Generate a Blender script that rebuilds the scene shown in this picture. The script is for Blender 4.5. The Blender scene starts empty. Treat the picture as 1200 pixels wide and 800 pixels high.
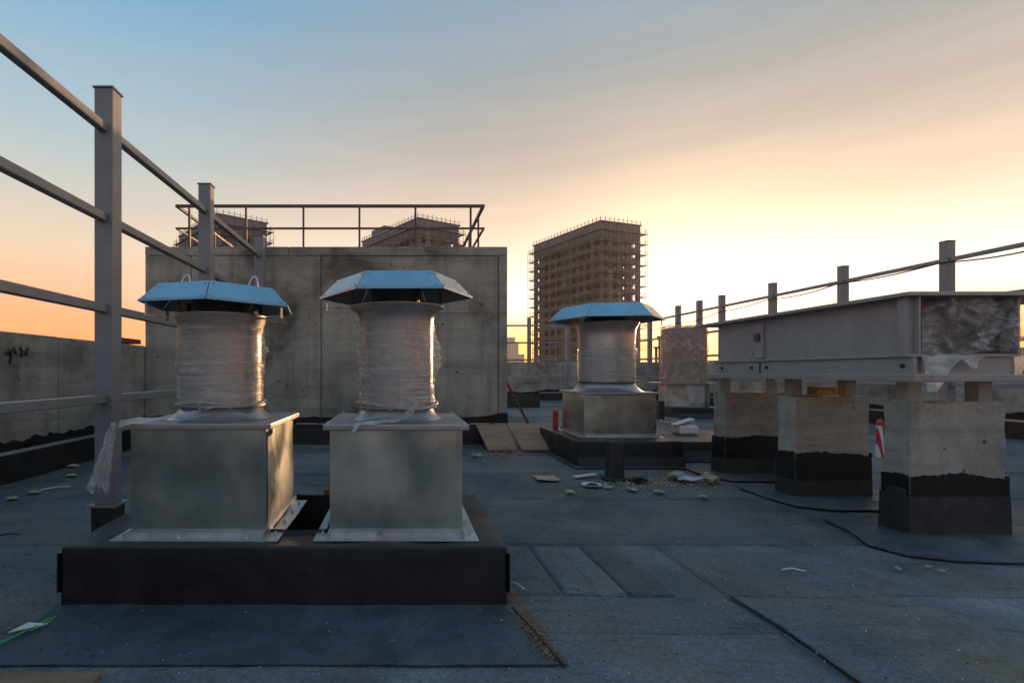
import bpy, bmesh, math, random
from mathutils import Vector, Matrix, noise
R = math.radians
random.seed(7)
scene = bpy.context.scene
col = scene.collection

# ------------------------------------------------------------------ camera
F = 620.0          # focal length in photo pixels (1200 wide)
EYE = 0.9
cam_d = bpy.data.cameras.new('camera'); cam = bpy.data.objects.new('camera', cam_d); col.objects.link(cam)
cam.location = (0, 0, EYE); cam.rotation_euler = (R(90), 0, 0)
cam_d.sensor_width = 36; cam_d.lens = 36 * F / 1200
cam_d.shift_x = 130 / 1200; cam_d.shift_y = 36 / 1200
cam_d.clip_start = 0.05; cam_d.clip_end = 9000
scene.camera = cam

# ------------------------------------------------------------------ sky and sun
SUN_AZ, SUN_EL = R(27.5), R(3.3)
world = bpy.data.worlds.new('World'); scene.world = world; world.use_nodes = True
wn = world.node_tree; wn.nodes.clear()
def N(t, kind, **kw):
    n = t.nodes.new(kind)
    for k, v in kw.items():
        if k.startswith('i_'):
            n.inputs[k[2:].replace('_', ' ')].default_value = v
        else: setattr(n, k, v)
    return n
def L(t, a, b): t.links.new(a, b)
def ramp(t, fac, stops, mode='LINEAR'):
    n = t.nodes.new('ShaderNodeValToRGB'); n.color_ramp.interpolation = mode
    e = n.color_ramp.elements
    while len(e) < len(stops): e.new(0.5)
    for i, (p, c) in enumerate(stops):
        e[i].position = p; e[i].color = (c[0], c[1], c[2], 1)
    L(t, fac, n.inputs[0]); return n.outputs[0]
def math_(t, op, a, b=None, clamp=False):
    n = t.nodes.new('ShaderNodeMath'); n.operation = op; n.use_clamp = clamp
    for i, v in enumerate((a, b)):
        if v is None: continue
        if isinstance(v, (int, float)): n.inputs[i].default_value = v
        else: L(t, v, n.inputs[i])
    return n.outputs[0]
def mixc(t, fac, a, b, mode='MIX'):
    n = t.nodes.new('ShaderNodeMix'); n.data_type = 'RGBA'; n.blend_type = mode
    for s, v in ((n.inputs[0], fac), (n.inputs[6], a), (n.inputs[7], b)):
        if isinstance(v, (int, float)): s.default_value = v
        elif isinstance(v, tuple): s.default_value = (v[0], v[1], v[2], 1)
        else: L(t, v, s)
    return n.outputs[2]
def s2l(r, g, b):
    f = lambda c: (c / 255 / 12.92) if c <= 10 else ((c / 255 + 0.055) / 1.055) ** 2.4
    return (f(r), f(g), f(b))

def build_world():
    t = wn
    tc = N(t, 'ShaderNodeTexCoord')
    sep = N(t, 'ShaderNodeSeparateXYZ'); L(t, tc.outputs['Generated'], sep.inputs[0])
    z = math_(t, 'MAXIMUM', sep.outputs[2], 0.0)
    # closeness of the azimuth to the glow round the sunset
    ga = R(32)
    num = math_(t, 'ADD', math_(t, 'MULTIPLY', sep.outputs[0], math.sin(ga)), math_(t, 'MULTIPLY', sep.outputs[1], math.cos(ga)))
    den = math_(t, 'SQRT', math_(t, 'ADD', math_(t, 'MULTIPLY', sep.outputs[0], sep.outputs[0]), math_(t, 'MULTIPLY', sep.outputs[1], sep.outputs[1])))
    d = math_(t, 'DIVIDE', num, math_(t, 'MAXIMUM', den, 0.001))
    far_ = ramp(t, z, [(0.0, s2l(252, 126, 40)), (0.05, s2l(251, 143, 76)), (0.11, s2l(243, 168, 124)), (0.20, s2l(220, 198, 170)),
                       (0.34, s2l(170, 184, 186)), (0.56, s2l(104, 156, 190)), (1.0, s2l(100, 146, 182))])
    sun_ = ramp(t, z, [(0.0, s2l(255, 136, 24)), (0.045, s2l(255, 172, 66)), (0.085, s2l(255, 216, 160)), (0.125, s2l(255, 242, 230)), (0.18, s2l(250, 230, 208)),
                       (0.26, s2l(228, 196, 170)), (0.35, s2l(184, 168, 155)), (0.46, s2l(150, 153, 152)), (0.62, s2l(120, 148, 170)), (1.0, s2l(102, 144, 178))])
    east = ramp(t, z, [(0.0, s2l(165, 150, 146)), (0.10, s2l(180, 165, 164)), (0.25, s2l(166, 172, 182)), (0.5, s2l(142, 164, 188)), (1.0, s2l(112, 146, 178))])
    mr = N(t, 'ShaderNodeMapRange', interpolation_type='SMOOTHSTEP'); L(t, d, mr.inputs[0]); mr.inputs[1].default_value = 0.42; mr.inputs[2].default_value = 1.02
    me = N(t, 'ShaderNodeMapRange', interpolation_type='SMOOTHSTEP'); L(t, d, me.inputs[0]); me.inputs[1].default_value = 0.25; me.inputs[2].default_value = -0.75
    c = mixc(t, mr.outputs[0], far_, sun_)
    c = mixc(t, me.outputs[0], c, east)
    # thin cloud streaks low over the horizon
    mp = N(t, 'ShaderNodeMapping'); L(t, tc.outputs['Generated'], mp.inputs[0]); mp.inputs['Scale'].default_value = (1.3, 1.3, 15)
    mp.inputs['Rotation'].default_value = (R(3), R(-2), 0)
    nz = N(t, 'ShaderNodeTexNoise', i_Scale=2.3, i_Detail=7, i_Roughness=0.6, i_Distortion=0.4); L(t, mp.outputs[0], nz.inputs[0])
    cl = ramp(t, nz.outputs[0], [(0.42, (0, 0, 0)), (0.70, (1, 1, 1))])
    low = ramp(t, z, [(0.0, (0.75,) * 3), (0.09, (0.7,) * 3), (0.20, (0.3,) * 3), (0.45, (0.12,) * 3), (0.6, (0.0,) * 3)])
    cf = math_(t, 'MULTIPLY', cl, low)
    cc = mixc(t, mr.outputs[0], s2l(255, 176, 130), s2l(255, 244, 228))
    c = mixc(t, math_(t, 'MULTIPLY', cf, 0.36), c, cc)
    nz2 = N(t, 'ShaderNodeTexNoise', i_Scale=3.1, i_Detail=6, i_Roughness=0.55); 
    mp2 = N(t, 'ShaderNodeMapping'); L(t, tc.outputs['Generated'], mp2.inputs[0]); mp2.inputs['Scale'].default_value = (1.0, 1.0, 9); mp2.inputs['Location'].default_value = (3, 1, 5)
    L(t, mp2.outputs[0], nz2.inputs[0])
    dk = ramp(t, nz2.outputs[0], [(0.5, (0, 0, 0)), (0.72, (1, 1, 1))])
    c = mixc(t, math_(t, 'MULTIPLY', math_(t, 'MULTIPLY', dk, low), 0.12), c, mixc(t, 0.62, c, (0.30, 0.19, 0.16)))
    sky = N(t, 'ShaderNodeTexSky', sky_type='NISHITA', sun_disc=False, sun_elevation=SUN_EL, sun_rotation=SUN_AZ, air_density=1.0, dust_density=1.5, ozone_density=1.2)
    nb = mixc(t, 1.0, sky.outputs[0], (0.10, 0.10, 0.10), 'MULTIPLY')
    c = mixc(t, 0.10, c, nb)
    gl = ramp(t, z, [(0.0, (0.55,) * 3), (0.06, (0.6,) * 3), (0.11, (0.9,) * 3), (0.16, (0.7,) * 3), (0.25, (0.2,) * 3), (0.38, (0.0,) * 3)])
    hz_ = ramp(t, z, [(0.0, (0.35,) * 3), (0.08, (0.15,) * 3), (0.2, (0.0,) * 3)])
    gain = math_(t, 'ADD', math_(t, 'ADD', 1.0, hz_), math_(t, 'MULTIPLY', math_(t, 'POWER', mr.outputs[0], 1.3), math_(t, 'MULTIPLY', gl, 0.10)))
    vm = N(t, 'ShaderNodeVectorMath', operation='SCALE'); L(t, c, vm.inputs[0]); L(t, gain, vm.inputs['Scale']); c = vm.outputs[0]
    dp = N(t, 'ShaderNodeVectorMath', operation='DOT_PRODUCT'); L(t, tc.outputs['Generated'], dp.inputs[0])
    dp.inputs[1].default_value = (math.sin(SUN_AZ) * math.cos(SUN_EL), math.cos(SUN_AZ) * math.cos(SUN_EL), math.sin(SUN_EL))
    au = math_(t, 'POWER', math_(t, 'MAXIMUM', dp.outputs['Value'], 0.0), 55.0)
    c = mixc(t, 1.0, c, mixc(t, math_(t, 'MULTIPLY', au, 0.8), (0, 0, 0), (0.9, 0.58, 0.26)), 'ADD')
    bg = N(t, 'ShaderNodeBackground', i_Strength=0.74); L(t, c, bg.inputs[0])
    o = N(t, 'ShaderNodeOutputWorld'); L(t, bg.outputs[0], o.inputs[0])
build_world()
sun_d = bpy.data.lights.new('sun', 'SUN'); sun = bpy.data.objects.new('sun', sun_d); col.objects.link(sun)
sun_d.energy = 3.6; sun_d.angle = R(0.9); sun_d.color = (1.0, 0.56, 0.28)
sv = Vector((math.sin(SUN_AZ) * math.cos(SUN_EL), math.cos(SUN_AZ) * math.cos(SUN_EL), math.sin(SUN_EL)))
sun.rotation_euler = sv.to_track_quat('Z', 'Y').to_euler(); sun.location = sv * 50
vs = scene.view_settings
vs.view_transform = 'Standard'; vs.look = 'None'; vs.exposure = 0.93; vs.gamma = 1.0; vs.use_curve_mapping = False

# ------------------------------------------------------------------ helpers
class MB:
    def __init__(s): s.v = []; s.f = []
    def add(s, vs, fs):
        b = len(s.v); s.v += [tuple(p) for p in vs]; s.f += [tuple(i + b for i in f) for f in fs]; return s
    def box(s, x0, x1, y0, y1, z0, z1):
        return s.add([(x0, y0, z0), (x1, y0, z0), (x1, y1, z0), (x0, y1, z0), (x0, y0, z1), (x1, y0, z1), (x1, y1, z1), (x0, y1, z1)],
                     [(0, 3, 2, 1), (4, 5, 6, 7), (0, 1, 5, 4), (1, 2, 6, 5), (2, 3, 7, 6), (3, 0, 4, 7)])
    def bar(s, p, q, w, h, up=(0, 0, 1)):
        p = Vector(p); q = Vector(q); d = (q - p).normalized(); up = Vector(up)
        if abs(d.dot(up)) > 0.99: up = Vector((0, 1, 0))
        a = d.cross(up).normalized() * (w / 2); b = a.cross(d).normalized() * (h / 2)
        vs = [p - a - b, p + a - b, p + a + b, p - a + b, q - a - b, q + a - b, q + a + b, q - a + b]
        return s.add(vs, [(0, 1, 2, 3), (7, 6, 5, 4), (0, 4, 5, 1), (1, 5, 6, 2), (2, 6, 7, 3), (3, 7, 4, 0)])
    def tube(s, pts, r, n=8, caps=True):
        pts = [Vector(p) for p in pts]; b = len(s.v); m = len(pts)
        rr = r if isinstance(r, (list, tuple)) else [r] * m
        pa = None
        for i, p in enumerate(pts):
            d = (pts[min(i + 1, m - 1)] - pts[max(i - 1, 0)]).normalized()
            if pa is None:
                u = Vector((0, 0, 1)) if abs(d.z) < 0.9 else Vector((1, 0, 0)); pa = d.cross(u).normalized()
            pa = (pa - d * pa.dot(d)).normalized(); pb = d.cross(pa)
            for k in range(n):
                t = 2 * math.pi * k / n; s.v.append(tuple(p + (pa * math.cos(t) + pb * math.sin(t)) * rr[i]))
        for i in range(m - 1):
            for k in range(n):
                s.f.append((b + i * n + k, b + i * n + (k + 1) % n, b + (i + 1) * n + (k + 1) % n, b + (i + 1) * n + k))
        if caps:
            s.f.append(tuple(b + k for k in range(n))[::-1]); s.f.append(tuple(b + (m - 1) * n + k for k in range(n)))
        return s
    def lathe(s, prof, n=48, c=(0, 0), rot=0, caps=(False, False)):
        b = len(s.v)
        for (r, z) in prof:
            for k in range(n):
                t = 2 * math.pi * k / n + rot; s.v.append((c[0] + r * math.cos(t), c[1] + r * math.sin(t), z))
        for i in range(len(prof) - 1):
            for k in range(n):
                s.f.append((b + i * n + k, b + i * n + (k + 1) % n, b + (i + 1) * n + (k + 1) % n, b + (i + 1) * n + k))
        if caps[0]: s.f.append(tuple(b + k for k in range(n))[::-1])
        if caps[1]: s.f.append(tuple(b + (len(prof) - 1) * n + k for k in range(n)))
        return s
    def prism(s, poly, z0, z1):
        n = len(poly)
        return s.add([(p[0], p[1], z0) for p in poly] + [(p[0], p[1], z1) for p in poly],
                     [tuple(range(n))[::-1], tuple(range(n, 2 * n))] + [(i, (i + 1) % n, n + (i + 1) % n, n + i) for i in range(n)])
    def grid(s, fn, nu, nv):
        b = len(s.v)
        for j in range(nv + 1):
            for i in range(nu + 1): s.v.append(tuple(fn(i / nu, j / nv)))
        for j in range(nv):
            for i in range(nu):
                a = b + j * (nu + 1) + i; s.f.append((a, a + 1, a + nu + 2, a + nu + 1))
        return s
    def mesh(s, name, mat=None, org=(0, 0, 0), bevel=0, smooth=False, seg=2):
        me = bpy.data.meshes.new(name)
        o = Vector(org)
        me.from_pydata([tuple(Vector(p) - o) for p in s.v], [], s.f)
        if bevel:
            bm = bmesh.new(); bm.from_mesh(me)
            bmesh.ops.bevel(bm, geom=[e for e in bm.edges if len(e.link_faces) == 2 and e.calc_face_angle(0) > 0.5], offset=bevel, segments=seg, profile=0.6, affect='EDGES', clamp_overlap=True)
            bm.to_mesh(me); bm.free()
        if smooth:
            for p in me.polygons: p.use_smooth = True
        if mat: me.materials.append(mat)
        me.update(); return me
    def obj(s, name, mat, parent=None, bevel=0, smooth=False, seg=2, thick=0):
        org = WP(parent) if parent else (0, 0, 0)
        o = bpy.data.objects.new(name, s.mesh(name, mat, org, bevel, smooth, seg)); col.objects.link(o)
        if parent: o.parent = parent
        if thick:
            m = o.modifiers.new('thickness', 'SOLIDIFY'); m.thickness = thick; m.offset = 0
        return o
def WP(o):       # world location of an unrotated chain
    p = Vector((0, 0, 0))
    while o: p += Vector(o.location); o = o.parent
    return p
def tag(o, label, cat, group=None):
    o['label'] = label; o['category'] = cat
    if group: o['group'] = group
    return o
def thing(name, loc, label, cat, group=None):
    o = bpy.data.objects.new(name, None); o.empty_display_size = 0.1; o.location = loc; col.objects.link(o)
    return tag(o, label, cat, group)
def kind(o, k): o['kind'] = k; return o
def copy_obj(o, parent=None, loc=None):
    c = o.copy(); col.objects.link(c)
    if parent is not None: c.parent = parent
    if loc is not None: c.location = loc
    return c
def nz(p, s=1.0): return noise.noise(Vector(p) * s)
def fbm(p, s=1.0, o=4):
    return noise.fractal(Vector(p) * s, 0.9, 2.1, o)

def roughen(o, step=0.05, amp=0.004, sc=6.0):
    me = o.data; b = bmesh.new(); b.from_mesh(me)
    for it in range(5):
        es = [e for e in b.edges if e.calc_length() > step]
        if not es: break
        bmesh.ops.subdivide_edges(b, edges=es, cuts=1, use_grid_fill=True)
    w = WP(o.parent) if o.parent else Vector((0, 0, 0))
    for v in b.verts:
        q = (Vector(v.co) + w) * sc
        v.co += Vector((noise.noise(q), noise.noise(q + Vector((5, 2, 8))), noise.noise(q + Vector((1, 9, 4))))) * amp
    bmesh.ops.triangulate(b, faces=[f for f in b.faces if len(f.verts) > 4])
    b.normal_update()
    for e in b.edges:
        if len(e.link_faces) == 2 and e.calc_face_angle(0) > 0.3: e.smooth = False
    b.to_mesh(me); b.free()
    for p in me.polygons: p.use_smooth = True
    return o
# ------------------------------------------------------------------ materials
def mat(name):
    m = bpy.data.materials.new(name); m.use_nodes = True
    t = m.node_tree; p = t.nodes['Principled BSDF']
    return m, t, p
def pos(t, scale=(1, 1, 1), loc=(0, 0, 0)):
    g = N(t, 'ShaderNodeNewGeometry'); mp = N(t, 'ShaderNodeMapping'); mp.inputs['Scale'].default_value = scale; mp.inputs['Location'].default_value = loc
    L(t, g.outputs['Position'], mp.inputs[0]); return mp.outputs[0]
def noise_(t, vec, scale, detail=6, rough=0.6, dist=0.0):
    n = N(t, 'ShaderNodeTexNoise', i_Scale=scale, i_Detail=detail, i_Roughness=rough, i_Distortion=dist); L(t, vec, n.inputs[0]); return n.outputs[0]
def bump(t, p, h, strength, dist=0.01, prev=None):
    b = N(t, 'ShaderNodeBump', i_Strength=strength, i_Distance=dist); L(t, h, b.inputs['Height'])
    if prev is not None: L(t, prev, b.inputs['Normal'])
    if p is not None: L(t, b.outputs[0], p.inputs['Normal'])
    return b.outputs[0]
def obj_rand(t): return N(t, 'ShaderNodeObjectInfo').outputs['Random']

def m_concrete(name, base, dark, streak=0.5, holes=True, warm=(0.20, 0.15, 0.10)):
    m, t, p = mat(name)
    v = pos(t)
    n1 = noise_(t, v, 1.3, 8, 0.62, 0.3)
    c = ramp(t, n1, [(0.36, dark), (0.50, base), (0.66, tuple(x * 1.3 for x in base))])
    bd = noise_(t, pos(t, (0.35, 0.35, 5.0), (3, 0, 0)), 1.0, 4, 0.65)
    c = mixc(t, 0.75, c, ramp(t, bd, [(0.34, (0.62,) * 3), (0.50, (1.0,) * 3), (0.68, (1.16,) * 3)]), 'MULTIPLY')
    vs_ = pos(t, (5.5, 5.5, 0.55))
    st = ramp(t, noise_(t, vs_, 1.0, 5, 0.6), [(0.46, (0, 0, 0)), (0.72, (1, 1, 1))])
    c = mixc(t, math_(t, 'MULTIPLY', st, streak), c, dark)
    blot = ramp(t, noise_(t, pos(t, (1, 1, 1.6), (4, 2, 1)), 2.4, 6, 0.7, 1.0), [(0.56, (0, 0, 0)), (0.68, (1, 1, 1))])
    c = mixc(t, math_(t, 'MULTIPLY', blot, 0.35), c, warm)
    pale = ramp(t, noise_(t, pos(t, (1, 1, 1), (9, 5, 3)), 3.3, 7, 0.72, 0.6), [(0.60, (0, 0, 0)), (0.72, (1, 1, 1))])
    c = mixc(t, math_(t, 'MULTIPLY', pale, 0.40), c, tuple(min(0.5, x * 1.55) for x in base))
    fine = noise_(t, v, 60, 4, 0.6)
    c = mixc(t, 0.35, c, ramp(t, fine, [(0.3, (0.35, 0.35, 0.35)), (0.7, (1.0, 1.0, 1.0))]), 'MULTIPLY')
    h = math_(t, 'ADD', math_(t, 'MULTIPLY', n1, 0.6), math_(t, 'MULTIPLY', fine, 0.25))
    if holes:
        vo = N(t, 'ShaderNodeTexVoronoi', i_Scale=9.0); L(t, v, vo.inputs[0])
        hole = ramp(t, vo.outputs['Distance'], [(0.06, (0, 0, 0)), (0.12, (1, 1, 1))])
        gate = ramp(t, noise_(t, v, 2.2, 2), [(0.50, (1, 1, 1)), (0.56, (0, 0, 0))])
        hole = math_(t, 'MAXIMUM', hole, gate)
        c = mixc(t, 1.0, c, ramp(t, hole, [(0, (0.25, 0.23, 0.2)), (1, (1, 1, 1))]), 'MULTIPLY')
        h = math_(t, 'ADD', h, math_(t, 'MULTIPLY', hole, 0.6))
        vo2 = N(t, 'ShaderNodeTexVoronoi', i_Scale=46.0); L(t, v, vo2.inputs[0])
        pit = math_(t, 'MAXIMUM', ramp(t, vo2.outputs['Distance'], [(0.12, (0, 0, 0)), (0.24, (1, 1, 1))]), ramp(t, noise_(t, v, 6, 3), [(0.50, (1, 1, 1)), (0.62, (0, 0, 0))]))
        c = mixc(t, 1.0, c, ramp(t, pit, [(0, (0.45, 0.42, 0.38)), (1, (1, 1, 1))]), 'MULTIPLY')
        h = math_(t, 'ADD', h, math_(t, 'MULTIPLY', pit, 0.3))
    L(t, c, p.inputs['Base Color']); p.inputs['Roughness'].default_value = 0.9
    bump(t, p, h, 0.55, 0.012)
    return m
def m_bitumen(name, base=(0.040, 0.050, 0.058), dust=0.5, gran=0.5, rough=(0.55, 0.9), vary=0.35, spec=0.3):
    m, t, p = mat(name)
    v = pos(t)
    n1 = noise_(t, v, 0.75, 7, 0.62, 0.5); n2 = noise_(t, v, 5.0, 6, 0.65, 0.3); g = noise_(t, v, 190, 3, 0.6)
    c = ramp(t, n1, [(0.32, tuple(x * 0.62 for x in base)), (0.5, base), (0.72, tuple(x * 1.5 for x in base))])
    rnd = ramp(t, obj_rand(t), [(0, (1 - vary,) * 3), (1, (1 + vary * 0.6,) * 3)])
    c = mixc(t, 1.0, c, rnd, 'MULTIPLY')
    du = ramp(t, noise_(t, pos(t, (1, 1, 1), (7, 3, 0)), 1.35, 8, 0.68, 0.8), [(0.47, (0, 0, 0)), (0.64, (1, 1, 1))])
    c = mixc(t, math_(t, 'MULTIPLY', du, dust), c, (0.17, 0.135, 0.105))
    c = mixc(t, 1.0, c, ramp(t, n2, [(0.3, (0.72,) * 3), (0.7, (1.25,) * 3)]), 'MULTIPLY')
    c = mixc(t, gran, c, ramp(t, g, [(0.35, (0.45,) * 3), (0.62, (1.5,) * 3)]), 'MULTIPLY')
    gr2 = noise_(t, pos(t, (1, 1, 1), (1, 6, 2)), 48, 6, 0.8)
    c = mixc(t, gran * 1.3, c, ramp(t, gr2, [(0.36, (0.55,) * 3), (0.5, (1.0,) * 3), (0.64, (1.5,) * 3)]), 'MULTIPLY')
    scf = ramp(t, noise_(t, pos(t, (1.2, 7, 1), (0, 0, 3)), 1.6, 7, 0.7, 1.5), [(0.55, (1, 1, 1)), (0.66, (0.62, 0.60, 0.58))])
    c = mixc(t, dust, c, scf, 'MULTIPLY')
    sp = N(t, 'ShaderNodeTexVoronoi', i_Scale=16.0); L(t, v, sp.inputs[0])
    spk = ramp(t, sp.outputs['Distance'], [(0.02, (1, 1, 1)), (0.05, (0, 0, 0))])
    gate = ramp(t, noise_(t, v, 1.7, 3), [(0.55, (0, 0, 0)), (0.66, (1, 1, 1))])
    c = mixc(t, math_(t, 'MULTIPLY', math_(t, 'MULTIPLY', spk, gate), dust), c, (0.30, 0.29, 0.26))
    L(t, c, p.inputs['Base Color'])
    rr = ramp(t, n2, [(0.35, (rough[0],) * 3), (0.65, (rough[1],) * 3)]); L(t, rr, p.inputs['Roughness'])
    p.inputs['Specular IOR Level'].default_value = spec
    b1 = bump(t, None, n2, 0.35, 0.02); bump(t, p, g, 0.35, 0.004, b1)
    return m
def m_paint(name, base, rough=0.45, metallic=0.0, wear=0.25, spec=0.5):
    m, t, p = mat(name)
    v = pos(t)
    n1 = noise_(t, v, 4, 6, 0.65, 0.4)
    c = ramp(t, n1, [(0.3, tuple(x * (1 - wear) for x in base)), (0.7, tuple(min(1, x * (1 + wear * 0.6)) for x in base))])
    vst = noise_(t, pos(t, (14, 14, 1.2)), 1.0, 4)
    c = mixc(t, wear * 0.8, c, ramp(t, vst, [(0.4, (0.7, 0.68, 0.66)), (0.65, (1.1, 1.1, 1.1))]), 'MULTIPLY')
    L(t, c, p.inputs['Base Color']); p.inputs['Metallic'].default_value = metallic
    L(t, ramp(t, noise_(t, v, 9, 5), [(0.3, (rough * 0.75,) * 3), (0.7, (min(1, rough * 1.25),) * 3)]), p.inputs['Roughness'])
    p.inputs['Specular IOR Level'].default_value = spec
    bump(t, p, noise_(t, v, 7, 3), 0.06, 0.01)
    return m
def m_galv(name, base=(0.50, 0.555, 0.54), rough=0.29):
    m, t, p = mat(name)
    v = pos(t)
    n1 = noise_(t, v, 3.4, 4, 0.6, 0.5)
    c = mixc(t, 0.85, tuple(base), ramp(t, n1, [(0.32, (0.66, 0.66, 0.63)), (0.66, (1.08, 1.08, 1.08))]), 'MULTIPLY')
    dr = ramp(t, noise_(t, pos(t, (9, 9, 0.9), (1, 4, 0)), 1.0, 3, 0.55), [(0.50, (1, 1, 1)), (0.78, (0.78, 0.76, 0.72))])
    c = mixc(t, 0.6, c, dr, 'MULTIPLY')
    L(t, c, p.inputs['Base Color']); p.inputs['Metallic'].default_value = 0.95
    L(t, ramp(t, noise_(t, pos(t, (1, 1, 1), (3, 1, 7)), 3.5, 2, 0.5, 0.6), [(0.35, (rough * 0.72,) * 3), (0.65, (rough * 1.4,) * 3)]), p.inputs['Roughness'])
    return m
def m_film(name, tint=(0.62, 0.60, 0.57), clear=0.45, horiz=True, rough=0.28):
    m, t, p = mat(name)
    if horiz:
        g = N(t, 'ShaderNodeNewGeometry'); mp = N(t, 'ShaderNodeMapping'); mp.inputs['Scale'].default_value = (2.5, 2.5, 120); mp.inputs['Rotation'].default_value = (R(6), R(-5), 0)
        L(t, g.outputs['Position'], mp.inputs[0]); v = mp.outputs[0]
    else: v = pos(t, (6, 6, 6))
    s1 = noise_(t, v, 1.0, 5, 0.65, 0.6)
    if horiz:
        mq = N(t, 'ShaderNodeMapping'); mq.inputs['Scale'].default_value = (5, 5, 34); mq.inputs['Rotation'].default_value = (R(-24), R(26), 0); L(t, g.outputs['Position'], mq.inputs[0])
        s1b = noise_(t, mq.outputs[0], 1.0, 4, 0.6, 0.5); s1 = math_(t, 'ADD', math_(t, 'MULTIPLY', s1, 0.66), math_(t, 'MULTIPLY', s1b, 0.34))
    s2 = noise_(t, pos(t, (1, 1, 1), (2, 8, 4)), 9, 4, 0.6, 0.7)
    L(t, mixc(t, 0.5, tint, ramp(t, s1, [(0.35, (0.4, 0.4, 0.4)), (0.65, (1.25, 1.25, 1.25))]), 'MULTIPLY'), p.inputs['Base Color'])
    p.inputs['Roughness'].default_value = rough; p.inputs['Specular IOR Level'].default_value = 0.6
    h = math_(t, 'ADD', s1, math_(t, 'MULTIPLY', s2, 0.8)); bump(t, p, h, 0.85, 0.008)
    tr = N(t, 'ShaderNodeBsdfTransparent'); tl = N(t, 'ShaderNodeBsdfTranslucent'); tl.inputs[0].default_value = (0.75, 0.72, 0.68, 1)
    m1 = N(t, 'ShaderNodeMixShader'); m1.inputs[0].default_value = 0.3; L(t, p.outputs[0], m1.inputs[1]); L(t, tl.outputs[0], m1.inputs[2])
    m2 = N(t, 'ShaderNodeMixShader'); L(t, m1.outputs[0], m2.inputs[1]); L(t, tr.outputs[0], m2.inputs[2])
    f = ramp(t, math_(t, 'ADD', math_(t, 'MULTIPLY', s1, 0.65), math_(t, 'MULTIPLY', s2, 0.35)), [(0.42, (min(0.95, clear * 1.3),) * 3), (0.60, (clear * 0.25,) * 3)])
    L(t, f, m2.inputs[0])
    out = t.nodes['Material Output']; L(t, m2.outputs[0], out.inputs[0])
    return m
def m_plain(name, c, rough=0.7, vary=0.3, scale=12):
    m, t, p = mat(name)
    n1 = noise_(t, pos(t), scale, 5, 0.65)
    L(t, ramp(t, n1, [(0.3, tuple(x * (1 - vary) for x in c)), (0.7, tuple(min(1, x * (1 + vary)) for x in c))]), p.inputs['Base Color'])
    p.inputs['Roughness'].default_value = rough; bump(t, p, n1, 0.25, 0.006)
    return m
def m_wood(name, c, dark, scale=(2, 22, 22)):
    m, t, p = mat(name)
    w = noise_(t, pos(t, scale), 1.0, 6, 0.6, 1.2)
    cc = ramp(t, w, [(0.32, dark), (0.6, c)])
    st = ramp(t, noise_(t, pos(t, (3, 3, 3), (5, 1, 2)), 1.6, 6, 0.7, 1.4), [(0.58, (0, 0, 0)), (0.68, (1, 1, 1))])
    cc = mixc(t, math_(t, 'MULTIPLY', st, 0.6), cc, tuple(x * 0.5 for x in dark))
    L(t, cc, p.inputs['Base Color']); p.inputs['Roughness'].default_value = 0.8; bump(t, p, w, 0.3, 0.004)
    return m
def m_glass(name):
    m, t, p = mat(name)
    gl = N(t, 'ShaderNodeBsdfGlossy'); gl.inputs['Roughness'].default_value = 0.05; gl.inputs[0].default_value = (0.8, 0.85, 0.9, 1)
    tr = N(t, 'ShaderNodeBsdfTransparent'); tr.inputs[0].default_value = (0.88, 0.9, 0.9, 1)
    mx = N(t, 'ShaderNodeMixShader'); mx.inputs[0].default_value = 0.02; L(t, tr.outputs[0], mx.inputs[1]); L(t, gl.outputs[0], mx.inputs[2])
    L(t, mx.outputs[0], t.nodes['Material Output'].inputs[0]); return m

CONC = m_concrete('cast_concrete', (0.33, 0.30, 0.24), (0.125, 0.113, 0.088), 0.6)
CONC_P = m_concrete('parapet_concrete', (0.37, 0.34, 0.28), (0.16, 0.146, 0.115), 0.5)
CONC_B = m_concrete('pier_concrete', (0.40, 0.365, 0.305), (0.21, 0.185, 0.15), 0.3)
BIT = m_bitumen('roof_bitumen', (0.125, 0.136, 0.141), 0.9)
BIT_S = m_bitumen('apron_bitumen', (0.066, 0.083, 0.096), 0.3, 0.3, (0.45, 0.75), 0.1)
TAR = m_bitumen('tar_coat', (0.011, 0.011, 0.0115), 0.05, 0.25, (0.36, 0.6), 0.1, 0.55)
SKIRT = m_bitumen('skirt_felt', (0.036, 0.034, 0.032), 0.15, 0.4, (0.5, 0.8), 0.1)
SEAM = m_bitumen('seam_bitumen', (0.045, 0.045, 0.044), 0.5, 0.4, (0.5, 0.85), 0.1)
TAR_W = m_bitumen('wet_tar', (0.010, 0.010, 0.010), 0.0, 0.1, (0.35, 0.6), 0.0)
STEEL = m_paint('grey_fence_paint', (0.20, 0.205, 0.21), 0.42, 0.0, 0.18)
STEEL_D = m_paint('dark_rail_paint', (0.10, 0.075, 0.058), 0.6, 0.0, 0.3)
CASE = m_paint('casing_grey_paint', (0.315, 0.30, 0.288), 0.38, 0.0, 0.16)
GALV = m_galv('galvanised_sheet'); GALV2 = m_galv('galvanised_dull', (0.62, 0.64, 0.65), 0.40)
NECK = m_paint('neck_grey_metal', (0.40, 0.385, 0.37), 0.33, 0.6, 0.15)
LID = m_paint('lid_grey_metal', (0.36, 0.355, 0.35), 0.36, 0.6, 0.15)
BLUE = m_paint('blue_protective_film', (0.20, 0.45, 0.62), 0.24, 0.0, 0.14)
LINING = m_paint('hat_underside_metal', (0.20, 0.20, 0.19), 0.4, 0.6, 0.2)
DARKM = m_paint('dark_inner_metal', (0.10, 0.10, 0.10), 0.5, 0.4, 0.3)
HATW = m_paint('bare_hat_metal', (0.50, 0.49, 0.47), 0.35, 0.5, 0.15)
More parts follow.
